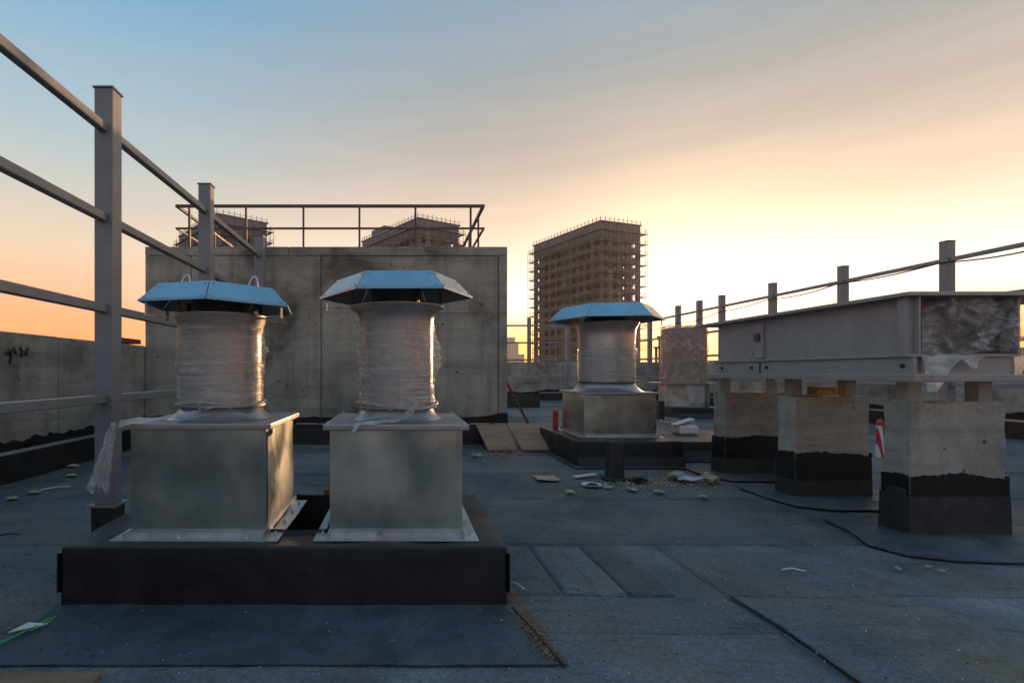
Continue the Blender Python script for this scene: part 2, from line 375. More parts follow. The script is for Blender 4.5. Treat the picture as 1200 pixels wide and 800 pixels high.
FILM = m_film('stretch_film', (0.70, 0.66, 0.61), 0.76, True, 0.10); FILM2 = m_film('crumpled_film', (0.66, 0.64, 0.60), 0.35, False, 0.3)
FILMC = m_film('clear_sheet_film', (0.50, 0.47, 0.44), 0.75, False, 0.10)
BOLT = m_plain('bolt_zinc', (0.42, 0.42, 0.42), 0.4)
PLY = m_wood('plywood', (0.38, 0.24, 0.15), (0.20, 0.115, 0.07))
REDWOOD = m_wood('red_stick_paint', (0.20, 0.07, 0.05), (0.12, 0.05, 0.04), (6, 6, 3))
FOAM = m_plain('yellow_foam', (0.36, 0.31, 0.20), 0.9); WHITE = m_plain('white_paper', (0.62, 0.61, 0.58), 0.7, 0.15)
RED = m_plain('red_plastic', (0.42, 0.035, 0.03), 0.4, 0.2); GREEN = m_plain('green_string_dye', (0.06, 0.38, 0.14), 0.5)
BROWN = m_plain('brown_board', (0.24, 0.15, 0.09), 0.85); RUST = m_plain('rusty_brick', (0.20, 0.085, 0.05), 0.9)
SCAF = m_plain('scaffold_steel', (0.085, 0.075, 0.066), 0.7); DECK = m_plain('scaffold_board', (0.13, 0.10, 0.075), 0.85)
BWALL = m_plain('tower_block_wall', (0.215, 0.20, 0.182), 0.9, 0.25, 0.5); BSLAB = m_plain('tower_slab', (0.27, 0.25, 0.225), 0.9, 0.15, 0.5)
BCORE = m_plain('tower_room_dark', (0.02, 0.018, 0.016), 0.9); WFRAME = m_plain('window_frame_brown', (0.20, 0.16, 0.13), 0.5)  # near-black core colour: painted darkness of the rooms behind the windows
GLASS = m_glass('window_glass'); BLACK = m_plain('black_rubber', (0.015, 0.015, 0.015), 0.6); EARTH = m_plain('city_ground', (0.09, 0.085, 0.075), 0.95, 0.4, 0.02)
FARB = m_plain('far_building_render', (0.36, 0.32, 0.29), 0.9, 0.1, 0.1)
YBRICK = m_plain('yellow_brick', (0.45, 0.30, 0.13), 0.85, 0.3, 30)
STRIPE = None
def m_stripe():
    m, t, p = mat('red_white_stripes')
    g = N(t, 'ShaderNodeTexCoord'); mp = N(t, 'ShaderNodeMapping'); mp.inputs['Rotation'].default_value = (0, R(8), 0)
    L(t, g.outputs['Object'], mp.inputs[0])
    w = N(t, 'ShaderNodeTexWave', wave_type='BANDS', bands_direction='X', i_Scale=6.0); L(t, mp.outputs[0], w.inputs[0])
    L(t, ramp(t, w.outputs[0], [(0.48, (0.55, 0.03, 0.03)), (0.52, (0.7, 0.68, 0.65))]), p.inputs['Base Color']); p.inputs['Roughness'].default_value = 0.5
    return m
STRIPE = m_stripe()

# ------------------------------------------------------------------ setting: city ground, roof, membrane
XL, XR, YB, YF = -3.2, 8.3, -6.0, 17.0       # parapet inner faces
g = kind(MB().lathe([(0.01, -46), (720, -46)], 48).obj('ground', EARTH), 'structure')
roof = kind(MB().box(XL - 0.3, XR + 0.3, YB - 0.3, YF + 0.3, -46, -0.03).obj('roof', BIT), 'structure')
def sheet(x0, x1, y0, y1, lift=0.0, m=BIT, parent=None, amp=0.005):
    st = (0.03 if x1 - x0 < 0.4 else 0.06) if 0 < y0 < 5 else 0.12
    nx = max(3, int((x1 - x0) / st)); ny = max(3, int((y1 - y0) / st))
    def top(u, v):
        x = x0 + (x1 - x0) * u; y = y0 + (y1 - y0) * v
        ex = 0.006 * nz((x * 1.7, y * 1.7, 3.1)); 
        if v == 0 : y += 0.010 * nz((x * 2.3, y * 5, 1.0))
        if v == 1 : y += 0.010 * nz((x * 2.3, y * 5, 1.0))
        z = lift + 0.002 * (1 - v) + amp * fbm((x, y, 0.3), 2.3, 3)
        return (x, y, z)
    mb = MB().grid(top, nx, ny)
    b = len(mb.v); # lapped front and side edges, with thickness
    front = [i for i in range(nx + 1)]
    vs = [(mb.v[i][0], mb.v[i][1] - 0.001, mb.v[i][2] - 0.02) for i in front]
    mb.v += vs
    for i in range(nx): mb.f.append((b + i, b + i + 1, i + 1, i))
    b2 = len(mb.v); side = [j * (nx + 1) for j in range(ny + 1)]
    mb.v += [(mb.v[i][0], mb.v[i][1], mb.v[i][2] - 0.02) for i in side]
    for j in range(ny): mb.f.append((side[j], side[j + 1], b2 + j + 1, b2 + j))
    side = [j * (nx + 1) + nx for j in range(ny + 1)]; b3 = len(mb.v)
    mb.v += [(mb.v[i][0], mb.v[i][1], mb.v[i][2] - 0.02) for i in side]
    for j in range(ny): mb.f.append((b3 + j, b3 + j + 1, side[j + 1], side[j]))
    o = mb.obj('membrane_sheet', m, parent or roof)
    for p in o.data.polygons[:nx * ny]: p.use_smooth = True
    return o
left_seams = [-6, -5, -4, -3, -2, -1, 0, 0.86, 1.82, 2.74]
right_seams = [-6, -5, -4, -3, -2, -1, 0.1, 1.12, 2.12, 2.76]
for i in range(len(left_seams) - 1): sheet(XL, 1.32, left_seams[i], left_seams[i + 1] + 0.06)
for i in range(len(right_seams) - 1): sheet(1.305, XR, right_seams[i], right_seams[i + 1] + 0.06, 0.0005)
y = 2.75
k = 0
while y < 16.9:
    cut = [(-0.6, 4.4), (1.9, 6.2), (-1.5, 3.0)][k % 3]
    sheet(XL, cut[0], y, min(y + 1.04, 17.0), 0); sheet(cut[0] - 0.01, cut[1], y, min(y + 1.04, 17.0), 0.0006); sheet(cut[1] - 0.01, XR, y, min(y + 1.04, 17), 0.0011)
    y += 0.985; k += 1
# short repair strips beside the left kerb
for (a, b_, l) in ((0.42, 0.665, 0.003), (0.655, 0.80, 0.005), (0.79, 0.925, 0.003), (0.915, 1.10, 0.005)):
    sheet(a, b_, 2.12 + 0.03 * nz((a, 2, 3)), 2.72, l, BIT)
# bitumen bleed along the near lengthwise seam
def bleed(pts, w, z=0.012, name='tar_seam', parent=None, seed=0):
    mb = MB(); 
    P = []
    for i in range(len(pts) - 1):
        p, q = Vector(pts[i]), Vector(pts[i + 1]); n = max(2, int((q - p).length / 0.03))
        for j in range(n): P.append(p.lerp(q, j / n))
    P.append(Vector(pts[-1]))
    for i, p in enumerate(P):
        d = (P[min(i + 1, len(P) - 1)] - P[max(i - 1, 0)]).normalized(); s = Vector((-d.y, d.x))
        gate = max(0.0, min(1.0, 0.7 + 2.2 * nz((p.x * 2.2, p.y * 2.2, seed + 3))))
        w1 = gate * w * (0.55 + 0.9 * abs(nz((p.x * 9, p.y * 9, seed)))); w2 = gate * w * (0.55 + 0.9 * abs(nz((p.x * 9, p.y * 9, seed + 7))))
        a = p + s * w1; b = p - s * w2
        mb.v += [(a.x, a.y, z - 0.006), (p.x, p.y, z + 0.004), (b.x, b.y, z - 0.006)]
    for i in range(len(P) - 1):
        k = i * 3; mb.f += [(k, k + 3, k + 4, k + 1), (k + 1, k + 4, k + 5, k + 2)]
    return mb.obj(name, SEAM, parent or roof)
bleed([(1.31, 2.10), (1.325, 1.85), (1.315, 1.55), (1.33, 0.9)], 0.011, 0.011)

# parapets: low walls of cast panels on a tarred upstand
def jag_strip(p, q, z0, fz, off, seg=0.04, seed=0, flare=0.0):
    """upright coat of tar along p->q on the side 'off' (unit 2-vector), ragged top edge"""
    p = Vector(p); q = Vector(q); n = max(2, int((q - p).length / seg)); o = Vector(off)
    mb = MB(); th = 0.008
    for i in range(n + 1):
        c = p.lerp(q, i / n); zt = fz(i / n * (q - p).length + seed)
        a = c + o * th; b = c + o * (th + flare)
        mb.v += [(b.x, b.y, z0), (a.x, a.y, zt), (c.x, c.y, zt + 0.003)]
    for i in range(n):
        k = i * 3; mb.f += [(k, k + 3, k + 4, k + 1), (k + 1, k + 4, k + 5, k + 2)]
    return mb
PH = 1.23
def parapet(name, label, axis, c, inner, a0, a1, joints, first, out):
    """axis 'y': wall along y with inner face at x=inner; out = +-1 away from the roof"""
    loc = (inner, (a0 + a1) / 2, 0) if axis == 'y' else ((a0 + a1) / 2, inner, 0)
    w = thing(name, loc, label, 'wall')
    e = [a0] + joints + [a1]
    for i in range(len(e) - 1):
        s0, s1 = e[i] + (0.006 if i else 0), e[i + 1] - 0.006
        pr = random.uniform(0, 0.012)
        lo, hi = sorted((inner + out * (0.0 + pr), inner + out * 0.22))
        mb = MB()
        mb.box(*((lo, hi, s0, s1) if axis == 'y' else (s0, s1, lo, hi)), 0.30, PH + random.uniform(-0.012, 0.012))
        mb.obj('wall_panel', CONC_P, w, bevel=0.012)
    mb = MB(); lo, hi = sorted((inner + out * 0.05, inner + out * 0.20)); mb.box(*((lo, hi, a0, a1) if axis == 'y' else (a0, a1, lo, hi)), -0.03, 0.31)
    mb.obj('wall_footing', CONC_P, w)
    mb = MB(); lo, hi = sorted((inner - out * 0.035, inner + out * 0.04)); mb.box(*((lo, hi, a0, a1) if axis == 'y' else (a0, a1, lo, hi)), -0.02, 0.255)
    mb.obj('upstand', TAR, w, bevel=0.01)
    mb = MB(); lo, hi = sorted((inner - out * 0.040, inner - out * 0.030)); mb.box(*((lo, hi, a0, a1) if axis == 'y' else (a0, a1, lo, hi)), 0.235, 0.262)
    mb.obj('edge_strip', HATW, w)
    fz = lambda s: 0.335 + 0.035 * fbm((s, c, 0.7), 1.9, 4) + 0.03 * fbm((s, c, 2.7), 9, 4)
    po = (0, -1) if axis == 'x' else (-out, 0)
    pts = ((inner, a0), (inner, a1)) if axis == 'y' else ((a0, inner), (a1, inner))
    if axis == 'y' or True:
        jag_strip(pts[0], pts[1], 0.25, fz, (-out, 0) if axis == 'y' else (0, -out), 0.02, c).obj('tar_edge', TAR_W, w)
    return w
pl = parapet('parapet_wall', 'low grey concrete parapet wall behind the tall left railing', 'y', 1, XL, YB, 11.0, [-3.4, -0.4, 2.4, 4.95, 6.62], 0, -1)
parapet('parapet_wall', 'low concrete parapet wall at the far edge of the roof below the tower', 'x', 2, YF, 1.35, XR, [3.1, 5.2, 7.0], 0, 1)
parapet('parapet_wall', 'low concrete parapet wall along the right edge behind the concrete piers', 'y', 3, XR, YB, YF, [-2.5, 0.2, 3.1, 6.3, 9.0, 11.8, 14.4], 0, 1)
parapet('parapet_wall', 'low concrete parapet wall closing the near side of the roof', 'x', 4, YB, XL, XR, [-0.5, 2.2, 5.0], 0, -1)
MB().box(XL - 0.2, XL - 0.02, 5.9, 6.55, PH + 0.015, PH + 0.07).obj('brick_course', RUST, pl)
# black scribble on the left parapet
def scribble(parent, fn, strokes, r=0.008):
    for st in strokes:
        pts = []
        for i in range(len(st) - 1):
            for j in range(5):
                k = j / 5; pts.append(fn(st[i][0] * (1 - k) + st[i + 1][0] * k, st[i][1] * (1 - k) + st[i + 1][1] * k))
        pts.append(fn(*st[-1])); MB().tube(pts, r, 5).obj('paint_mark', BLACK, parent)
scribble(pl, lambda u, v: (XL + 0.012, 4.27 + u, 1.02 + v), [[(0, .02), (.03, .06), (.05, .02), (.09, .08), (.11, .03)], [(.04, -.05), (.06, 0), (.05, .02)], [(.16, .09), (.19, .05), (.17, .02), (.22, .04), (.25, .09), (.24, .02)]])

# ------------------------------------------------------------------ lift head block behind the vents
bx0, bx1, by0, by1, bz = XL + 0.004, 1.33, 6.6, 11.0, 2.465
blk = thing('concrete_block', ((bx0 + bx1) / 2, by0, 0), 'large raw concrete rooftop block with a thin dark railing on top', 'rooftop block')
MB().box(bx0 + 0.06, bx1 - 0.02, by0 + 0.08, by1, 0.0, bz - 0.02).obj('wall', CONC, blk)
ex = [bx0, -2.62, -1.0, 1.215, bx1]
for i in range(4):
    MB().box(ex[i] + 0.004, ex[i + 1] - 0.004, by0 + (0.012 if i == 2 else random.uniform(0, 0.006)), by0 + 0.1, 0.335, bz - 0.115).obj('wall_panel', CONC, blk, bevel=0.006)
for i, (a, b_) in enumerate(((bx0, -1.4), (-1.4, bx1))):
    MB().box(a + 0.003, b_ - 0.003, by0 - 0.004 + 0.004 * i, by0 + 0.12, bz - 0.112, bz).obj('top_course', CONC, blk, bevel=0.010)
MB().box(bx0, bx1, by0 + 0.10, by1, bz - 0.05, bz - 0.006).obj('roof_slab', CONC, blk)
MB().box(bx0, bx1 - 0.01, by0 - 0.03, by0 + 0.1, -0.02, 0.255).obj('upstand', TAR, blk, bevel=0.01)
jag_strip((bx0, by0), (bx1, by0), 0.24, lambda s: 0.345 + 0.045 * fbm((s, 5, 0.2), 2.2, 4), (0, -1), 0.04, 3).obj('tar_edge', TAR_W, blk)
x = -1.3
while x < 1.3:
    w_ = random.uniform(0.05, 0.3); MB().box(x, min(1.31, x + w_), by0 - 0.045, by0 - 0.0305, 0.256, 0.268 + random.uniform(0, 0.004)).obj('edge_strip', HATW, blk); x += w_ + random.uniform(0.005, 0.06)
for (x, z) in ((-2.3, 2.05), (-.35, 2.1), (.45, 2.12), (.52, 1.5), (-.2, 1.2), (-2.4, 1.25), (0.7, 0.9), (1.0, 1.75)):
    MB().tube([(x, by0 + 0.004, z), (x, by0 - 0.002, z)], 0.014, 8).obj('tie_hole', BLACK, blk)
# thin railing on the block
rx0, rx1, ry0, ry1, rz1, rz2 = -2.98, 1.105, 7.0, 10.6, 3.095, 2.80
rl = thing('roof_guard_rail', (-0.94, 7.0, bz), 'thin dark steel guard rail on top of the concrete block', 'railing')
for z, r_ in ((rz1, 0.036), (rz2, 0.024)):
    MB().bar((rx0, ry0, z), (rx1, ry0, z), r_, r_).obj('rail', STEEL_D, rl)
    MB().bar((rx0 + r_ / 2, ry0 + r_ / 2, z), (rx0 + r_ / 2, ry1, z), r_, r_).obj('rail', STEEL_D, rl)
    MB().bar((rx1 - r_ / 2, ry0 + r_ / 2, z), (rx1 - r_ / 2, ry1, z), r_, r_).obj('rail', STEEL_D, rl)
for x in (-2.80, -2.05, -1.29, -0.55, 0.19, 0.92): MB().bar((x, ry0, bz - 0.02), (x, ry0, rz1 - 0.016), 0.026, 0.026).obj('post', STEEL_D, rl)
for y in (7.4, 8.4, 9.4, 10.5):
    for x in (rx0 + 0.025, rx1 - 0.025): MB().bar((x, y, bz - 0.02), (x, y, rz1 - 0.016), 0.024, 0.024).obj('post', STEEL_D, rl)

# ------------------------------------------------------------------ tall steel railings
PT = 2.44; RZ = (2.22, 1.735, 1.245, 0.755)
def railing(label, pts, axis, ends, cat='railing'):
    t = thing('steel_railing', (pts[0][0], pts[0][1], 0), label, cat)
    h = 0.05
    for (x, y) in pts:
        p = MB().box(x - h, x + h, y - h, y + h, 0.185, PT - 0.004).obj('post', STEEL, t, bevel=0.008)
        MB().box(x - h - 0.006, x + h + 0.006, y - h - 0.006, y + h + 0.006, PT - 0.004, PT + 0.004).obj('cap_plate', STEEL, p)
        MB().box(x - 0.078, x + 0.078, y - 0.078, y + 0.078, 0.175, 0.1855).obj('base_plate', STEEL, p)
        MB().box(x - 0.062, x + 0.062, y - 0.062, y + 0.062, -0.02, 0.1745).obj('base_stub', TAR, p, bevel=0.01)
    for z in RZ:
        seq = [ends[0]] + list(pts) + [ends[1]]
        for i in range(len(seq) - 1):
            a, b = seq[i], seq[i + 1]
            if a is None or b is None: continue
            d = (Vector(b) - Vector(a)).normalized()
            A = Vector(a) + d * (h if i > 0 else 0); B = Vector(b) - d * (h if i < len(seq) - 2 else 0)
            MB().bar((A.x, A.y, z), (B.x, B.y, z), 0.046, 0.046).obj('rail', STEEL, t, bevel=0.004, seg=1)
    return t
LFX = -1.608
railing('tall light grey steel railing on the left beside the vents', [(LFX, -0.05), (LFX, 1.43), (LFX, 2.906), (LFX, 4.37), (LFX, 6.02)], 'y', ((LFX, -1.5), None))
RFX = 6.44
railing('grey steel railing on the right behind the long steel casing', [(RFX, 3.3), (RFX, 4.77), (RFX, 6.24), (RFX, 7.71), (RFX, 9.17), (RFX, 10.62), (RFX, 11.42), (RFX, 12.3), (RFX, 13.7)], 'y', ((RFX, 1.8), (RFX, 14.94)))
railing('grey steel railing at the far end of the roof below the scaffolded tower', [(2.5, 15.0), (3.63, 15.0), (4.72, 15.0), (5.8, 15.0), (RFX, 15.0)], 'x', ((1.4, 15.0), None))
# loose cable along the right railing
pts = []
PY = [3.3, 4.77, 6.24, 7.71, 9.17, 10.62, 12.3, 13.7]
for i in range(len(PY) - 1):
    for j in range(10):
        k = j / 10; y = PY[i] + (PY[i + 1] - PY[i]) * k
        pts.append((RFX - 0.07, y, 2.19 - (0.03 + 0.03 * (i % 2)) * math.sin(math.pi * k) - (0.12 * max(0, (y - 8.5) / 3) if y > 8.5 else 0)))
tag(MB().tube(pts, 0.009, 6).obj('electric_cable', BLACK), 'thin black cable sagging along the right steel railing', 'cable')

# ------------------------------------------------------------------ near kerb (roof curb) with the two vents
kx0, kx1, ky0, ky1, kz = -1.303, 0.407, 2.02, 2.88, 0.236
kerb = thing('vent_kerb', ((kx0 + kx1) / 2, ky0, 0), 'long low black tarred kerb carrying the two nearest roof vents', 'kerb')
def rounded_ring():
    bm = bmesh.new()
    hx0, hx1, hy0, hy1 = -0.54, -0.31, 2.19, 2.80
    xs = [kx0, hx0, hx1, kx1]; ys = [ky0, hy0, hy1, ky1]
    mb = MB()
    for i in range(4):
        for j in range(4): mb.v += [(xs[i], ys[j], -0.02), (xs[i], ys[j], kz)]
    ix = lambda i, j, k: (i * 4 + j) * 2 + k
    for i in range(3):
        for j in range(3):
            if i == 1 and j == 1: continue
            mb.f.append((ix(i, j, 1), ix(i + 1, j, 1), ix(i + 1, j + 1, 1), ix(i, j + 1, 1)))
    for i in range(3):
        mb.f.append((ix(i, 0, 0), ix(i + 1, 0, 0), ix(i + 1, 0, 1), ix(i, 0, 1)))
        mb.f.append((ix(i + 1, 3, 0), ix(i, 3, 0), ix(i, 3, 1), ix(i + 1, 3, 1)))
        mb.f.append((ix(0, i + 1, 0), ix(0, i, 0), ix(0, i, 1), ix(0, i + 1, 1)))
        mb.f.append((ix(3, i, 0), ix(3, i + 1, 0), ix(3, i + 1, 1), ix(3, i, 1)))
    mb.f += [(ix(1, 1, 0), ix(1, 1, 1), ix(2, 1, 1), ix(2, 1, 0))[::-1], (ix(1, 2, 0), ix(2, 2, 0), ix(2, 2, 1), ix(1, 2, 1))[::-1],
             (ix(1, 1, 0), ix(1, 2, 0), ix(1, 2, 1), ix(1, 1, 1))[::-1], (ix(2, 1, 0), ix(2, 1, 1), ix(2, 2, 1), ix(2, 2, 0))[::-1]]
    bm.free(); return mb
roughen(rounded_ring().obj('kerb_body', TAR, kerb, bevel=0.016, seg=3), 0.05, 0.006, 5)
MB().box(-0.59, -0.26, 2.13, 2.84, -0.028, 0.022).obj('shaft_dark', BLACK, kerb)  # black plate paints in the darkness of the open shaft
# folded corner flaps of the membrane
for (x, s) in ((kx1, 1), (kx0, -1)):
    MB().grid(lambda u, v: (x + s * (0.006 + 0.010 * math.sin(v * 5) * u), ky0 - 0.004 + 0.09 * u, 0.06 + 0.15 * v - 0.02 * u), 5, 6).obj('corner_flap', TAR_W, kerb, thick=0.006)
# apron sheet in front
def apron(u, v):
    x = -1.31 + (1.76 + 0.06 * (1 - v)) * u; y = 1.615 + 0.41 * v + 0.006 * nz((x * 4, v, 2)) * (1 - v)
    return (x, y, 0.008 + 0.003 * fbm((x, y, 1), 3, 3) + 0.004 * max(0, (v - 0.75) / 0.25) ** 2)
mb = MB().grid(apron, 40, 12); mb.obj('membrane_apron', BIT_S, roof, thick=0.004)
bleed([(0.42, 2.0), (0.455, 1.82), (0.49, 1.61)], 0.016, 0.014, seed=12)

# roof vents -----------------------------------------------------------
def hexpts(R_, rot, z, c, tilt=(0, 0)):
    out = []
    for k in range(6):
        a = R(-60 + 60 * k) + rot
        x, y = R_ * math.cos(a), R_ * math.sin(a); out.append(Vector((c[0] + x, c[1] + y, z + x * tilt[0] + y * tilt[1])))
    return out
def film_wrap(name, c, r, z0, z1, parent, seed, m=FILM, lump=0.010, fold=()):
    n, k = 96, 46
    mb = MB()
    def f(u, v):
        a = 2 * math.pi * u; z = z0 + (z1 - z0) * v
        ca, sa = math.cos(a), math.sin(a)
        rr = r + 0.006 + lump * (0.5 + fbm((ca * 1.5, sa * 1.5, z * 9 + seed), 1.6, 4)) * 0.6 + 0.0035 * nz((ca * 2, sa * 2, z * 90 + ca * 6 + seed))
        for (fa, fz, w, hh, amp) in fold:
            da = (a - fa + math.pi) % (2 * math.pi) - math.pi
            g = math.exp(-(da / w) ** 2) * math.exp(-((z - fz) / hh) ** 2)
            rr += amp * g * (0.7 + 0.6 * nz((a * 9, z * 40, seed)))
        return (c[0] + rr * ca, c[1] + rr * sa, z + 0.006 * nz((ca * 3, sa * 3, seed)) * (1 if v in (0, 1) else 0))
    mb.grid(f, n, k); return mb.obj(name, m, parent, smooth=True)
def crumple(name, fn, nu, nv, amp, m, parent, seed, sc=14):
    def g(u, v):
        p = Vector(fn(u, v)); q = p * sc + Vector((seed, 0, 0))
        d = Vector((noise.noise(q), noise.noise(q + Vector((9, 3, 1))), noise.noise(q + Vector((2, 7, 5)))))
        r = 1 - abs(noise.noise(q * 0.7)) * 2
        return p + d * amp + Vector((0, -1, 0.3)) * (r * amp * 0.7)
    return MB().grid(g, nu, nv).obj(name, m, parent, smooth=True)
def vent(label, c, yc, w, zb, zcap, rn, zflare, zbell, rbell, hat, film=True, group=None, seed=0, lugs=False, hatmats=None, band=True):
    """c: x centre, yc: y centre, w: box width, hat=(R, r, z0, z1, rot_deg, tiltx, tilty)"""
    t = thing('roof_vent', (c, yc, zb), label, 'roof vent', group)
    h = w / 2; x0, x1, y0, y1 = c - h, c + h, yc - h, yc + h
    bxo = MB().box(x0, x1, y0, y1, zb + 0.008, zcap - 0.024).obj('box', GALV, t, bevel=0.003, seg=1)
    roughen(bxo, 0.04, 0.0036, 5.0)
    # folded side seams
    for (sx, sy) in ((x0, y0), (x1, y0)):
        s = 1 if sx == x1 else -1
        MB().box(sx - 0.022 if s > 0 else sx - 0.002, sx + 0.002 if s > 0 else sx + 0.022, y0 - 0.0025, y0 + 0.02, zb + 0.01, zcap - 0.026).obj('corner_seam', GALV, bxo)
        for k in range(5):
            z = zb + 0.045 + (zcap - zb - 0.1) * k / 4
            MB().lathe([(0.006, 0), (0.005, 0.003), (0.0, 0.005)], 8).obj('rivet', BOLT, bxo).matrix_basis = Matrix.Translation(Vector((sx - s * 0.012, y0 - 0.002, z)) - WP(bxo)) @ Matrix.Rotation(R(90), 4, 'X')
    # base angles
    fw = 0.06; th = 0.004
    zb0 = zb + 0.001
    def angle_(pa, pb, out, name='base_angle'):
        pa, pb, o = Vector(pa), Vector(pb), Vector(out)
        mb = MB(); a, b = pa, pb
        q = [(a.x, a.y), (b.x, b.y), (b.x + o.x * fw, b.y + o.y * fw), (a.x + o.x * fw, a.y + o.y * fw)]
        mb.prism(q if (b - a).cross(o) > 0 else q[::-1], zb0, zb0 + th)
        q = [(a.x, a.y), (b.x, b.y), (b.x + o.x * th, b.y + o.y * th), (a.x + o.x * th, a.y + o.y * th)]
        mb.prism(q if (b - a).cross(o) > 0 else q[::-1], zb0 + th, zb0 + 0.032)
        e = mb.obj(name, GALV2, t)
        n = 4
        for k in range(n):
            p = a.lerp(b, (k + 0.5) / n) + o * 0.033
            MB().lathe([(0.008, zb0 + th), (0.008, zb0 + th + 0.005), (0.004, zb0 + th + 0.006), (0.004, zb0 + th + 0.014), (0, zb0 + th + 0.014)], 6, (p.x, p.y)).obj('bolt', BOLT, e)
        return e
    d = 0.001
    angle_((x0 - d, y0 - d), (x1 + d, y0 - d), (0, -1)); angle_((x0 - d, y1 + d), (x1 + d, y1 + d), (0, 1))
    angle_((x0 - d, y0 - fw), (x0 - d, y1 + fw), (-1, 0)); angle_((x1 + d, y0 - fw), (x1 + d, y1 + fw), (1, 0))
    # lid
    o_ = 0.027
    lid = MB().box(x0 - o_, x1 + o_, y0 - o_, y1 + o_, zcap - 0.024, zcap).obj('lid', LID, t, bevel=0.005)
    for sx in (x0 - 0.008, x1 + 0.008):
        for sy in (y0 - 0.008, y1 + 0.008):
            MB().lathe([(0.009, zcap), (0.009, zcap + 0.005), (0.004, zcap + 0.006), (0.004, zcap + 0.012), (0, zcap + 0.012)], 6, (sx, sy)).obj('bolt', BOLT, lid)
    # flared foot, neck, bell mouth
    MB().lathe([(rn * 1.28, zcap + 0.001), (rn * 1.18, zcap + 0.014 * w), (rn * 1.06, zcap + (zflare - zcap) * 0.5), (rn * 0.985, zflare - 0.004), (rn * 0.975, zflare)], 64, (c, yc)).obj('flared_foot', NECK, t, smooth=True)
    MB().lathe([(rn * 1.0, zflare), (rn * 1.10, zflare), (rn * 1.10, zflare + 0.010 * w / .55), (rn * 1.0, zflare + 0.011 * w / .55)], 64, (c, yc)).obj('flange_ring', LID, t, bevel=0)
    MB().lathe([(rn, zflare + 0.011), (rn, zbell - 0.14 * w / .55)], 64, (c, yc)).obj('neck', NECK, t, smooth=True)
    prof = [(rn, zbell - 0.14 * w / .55), (rn * 1.0, zbell - 0.10 * w / .55), (rn * 1.02, zbell - 0.06 * w / .55), (rn * 1.08, zbell - 0.03 * w / .55), (rbell * .98, zbell - 0.008), (rbell, zbell), (rbell * .96, zbell - 0.002), (rn * 0.97, zbell - 0.05)]
    MB().lathe(prof, 64, (c, yc)).obj('bell_mouth', NECK, t, smooth=True)
    for k in range(10):
        a = R(36 * k + 10); 
        MB().lathe([(0.006, zflare - 0.005), (0.006, zflare + 0.018)], 6, (c + rn * 1.06 * math.cos(a), yc + rn * 1.06 * math.sin(a)), caps=(True, True)).obj('bolt', BOLT, t)
    # hat
    HR, hr, hz0, hz1, rot, tx, ty = hat
    rot = R(rot); A = hexpts(HR, rot, hz0, (c, yc), (tx, ty)); B = hexpts(hr, rot, hz1, (c, yc), (tx, ty))
    ht = MB().add([p - Vector((0, 0, 0.004)) for p in B], [(0, 1, 2, 3, 4, 5)]).obj('hat_top', BLUE, t, thick=0.004)
    for k in range(6):
        m_ = (hatmats or {}).get(k, BLUE)
        j = (k + 1) % 6; e = (A[j] - A[k]).normalized() * 0.002
        pn = MB().add([A[k] + e, A[j] - e, B[j] - e, B[k] + e], [(0, 1, 2, 3)]).obj('hat_panel', m_, t, thick=0.004)
        pn.data.materials.append(LINING); pn.modifiers[0].material_offset = 1
        n_ = (A[j] - A[k]).cross(B[k] - A[k]).normalized()
        # folded rim and screws along the joints
        MB().bar(A[k] + e, A[j] - e, 0.006, 0.010).obj('rim', m_ if m_ is not BLUE else BLUE, pn)
        for q in (0.15, 0.85):
            for s_ in (0.06, 0.94):
                p = A[k].lerp(A[j], s_).lerp(B[k].lerp(B[j], s_), q) + n_ * 0.002
                MB().tube([p, p + n_ * 0.004], 0.005, 6).obj('screw', BOLT, pn)
    # inside: motor drum, brackets
    sc_ = w / 0.55
    MB().lathe([(rn * .62, hz0 - 0.03 * sc_), (rn * .70, hz0 + 0.02), (rn * .70, hz1 - 0.012)], 24, (c, yc), caps=(True, False)).obj('deflector', DARKM, t, smooth=False)
    MB().lathe([(rn * .55, zflare + 0.1), (rn * .55, hz0 - 0.031 * sc_)], 24, (c, yc), caps=(True, True)).obj('motor', DARKM, t)
    mids = [A[k] for k in range(6)]
    for k in range(6):
        p = mids[k]; dx = Vector((p.x - c, p.y - yc, 0)).normalized()
        if dx.y < -0.75: continue
        q0 = Vector((c, yc, zbell - 0.02 * sc_)) + dx * rn * 1.02; q1 = Vector((p.x, p.y, zbell - 0.02 * sc_)) - dx * 0.03 * sc_
        br = MB().bar(q0, q1, 0.018 * sc_, 0.006 * sc_)
        br.bar(q1 + Vector((0, 0, -0.003)), Vector((q1.x, q1.y, p.z + 0.012)), 0.018 * sc_, 0.005 * sc_, dx)
        br.obj('bracket', LID, t)
        q2 = Vector((c, yc, zbell)) + dx * rbell * 0.93
        MB().bar(q2, Vector((q2.x, q2.y, hz0 + (hz1 - hz0) * 0.35)), 0.028 * sc_, 0.004, dx).obj('strut', DARKM, t)
    if lugs:
        for (ax, ay) in lugs:
            p = Vector((c + ax, yc + ay, hz1 + ax * tx + ay * ty - 0.004))
            MB().tube([p + Vector((0.022 * math.cos(a) + .012 * math.sin(a), 0.006 * math.cos(a), 0.088 * math.sin(a))) for a in [R(12 * i) for i in range(16)]], 0.0055, 6).obj('lifting_loop', HATW, t)
    return t
KS = 0.964     # near vents: distances from the eye
zk = lambda z: EYE + (z - EYE) * KS
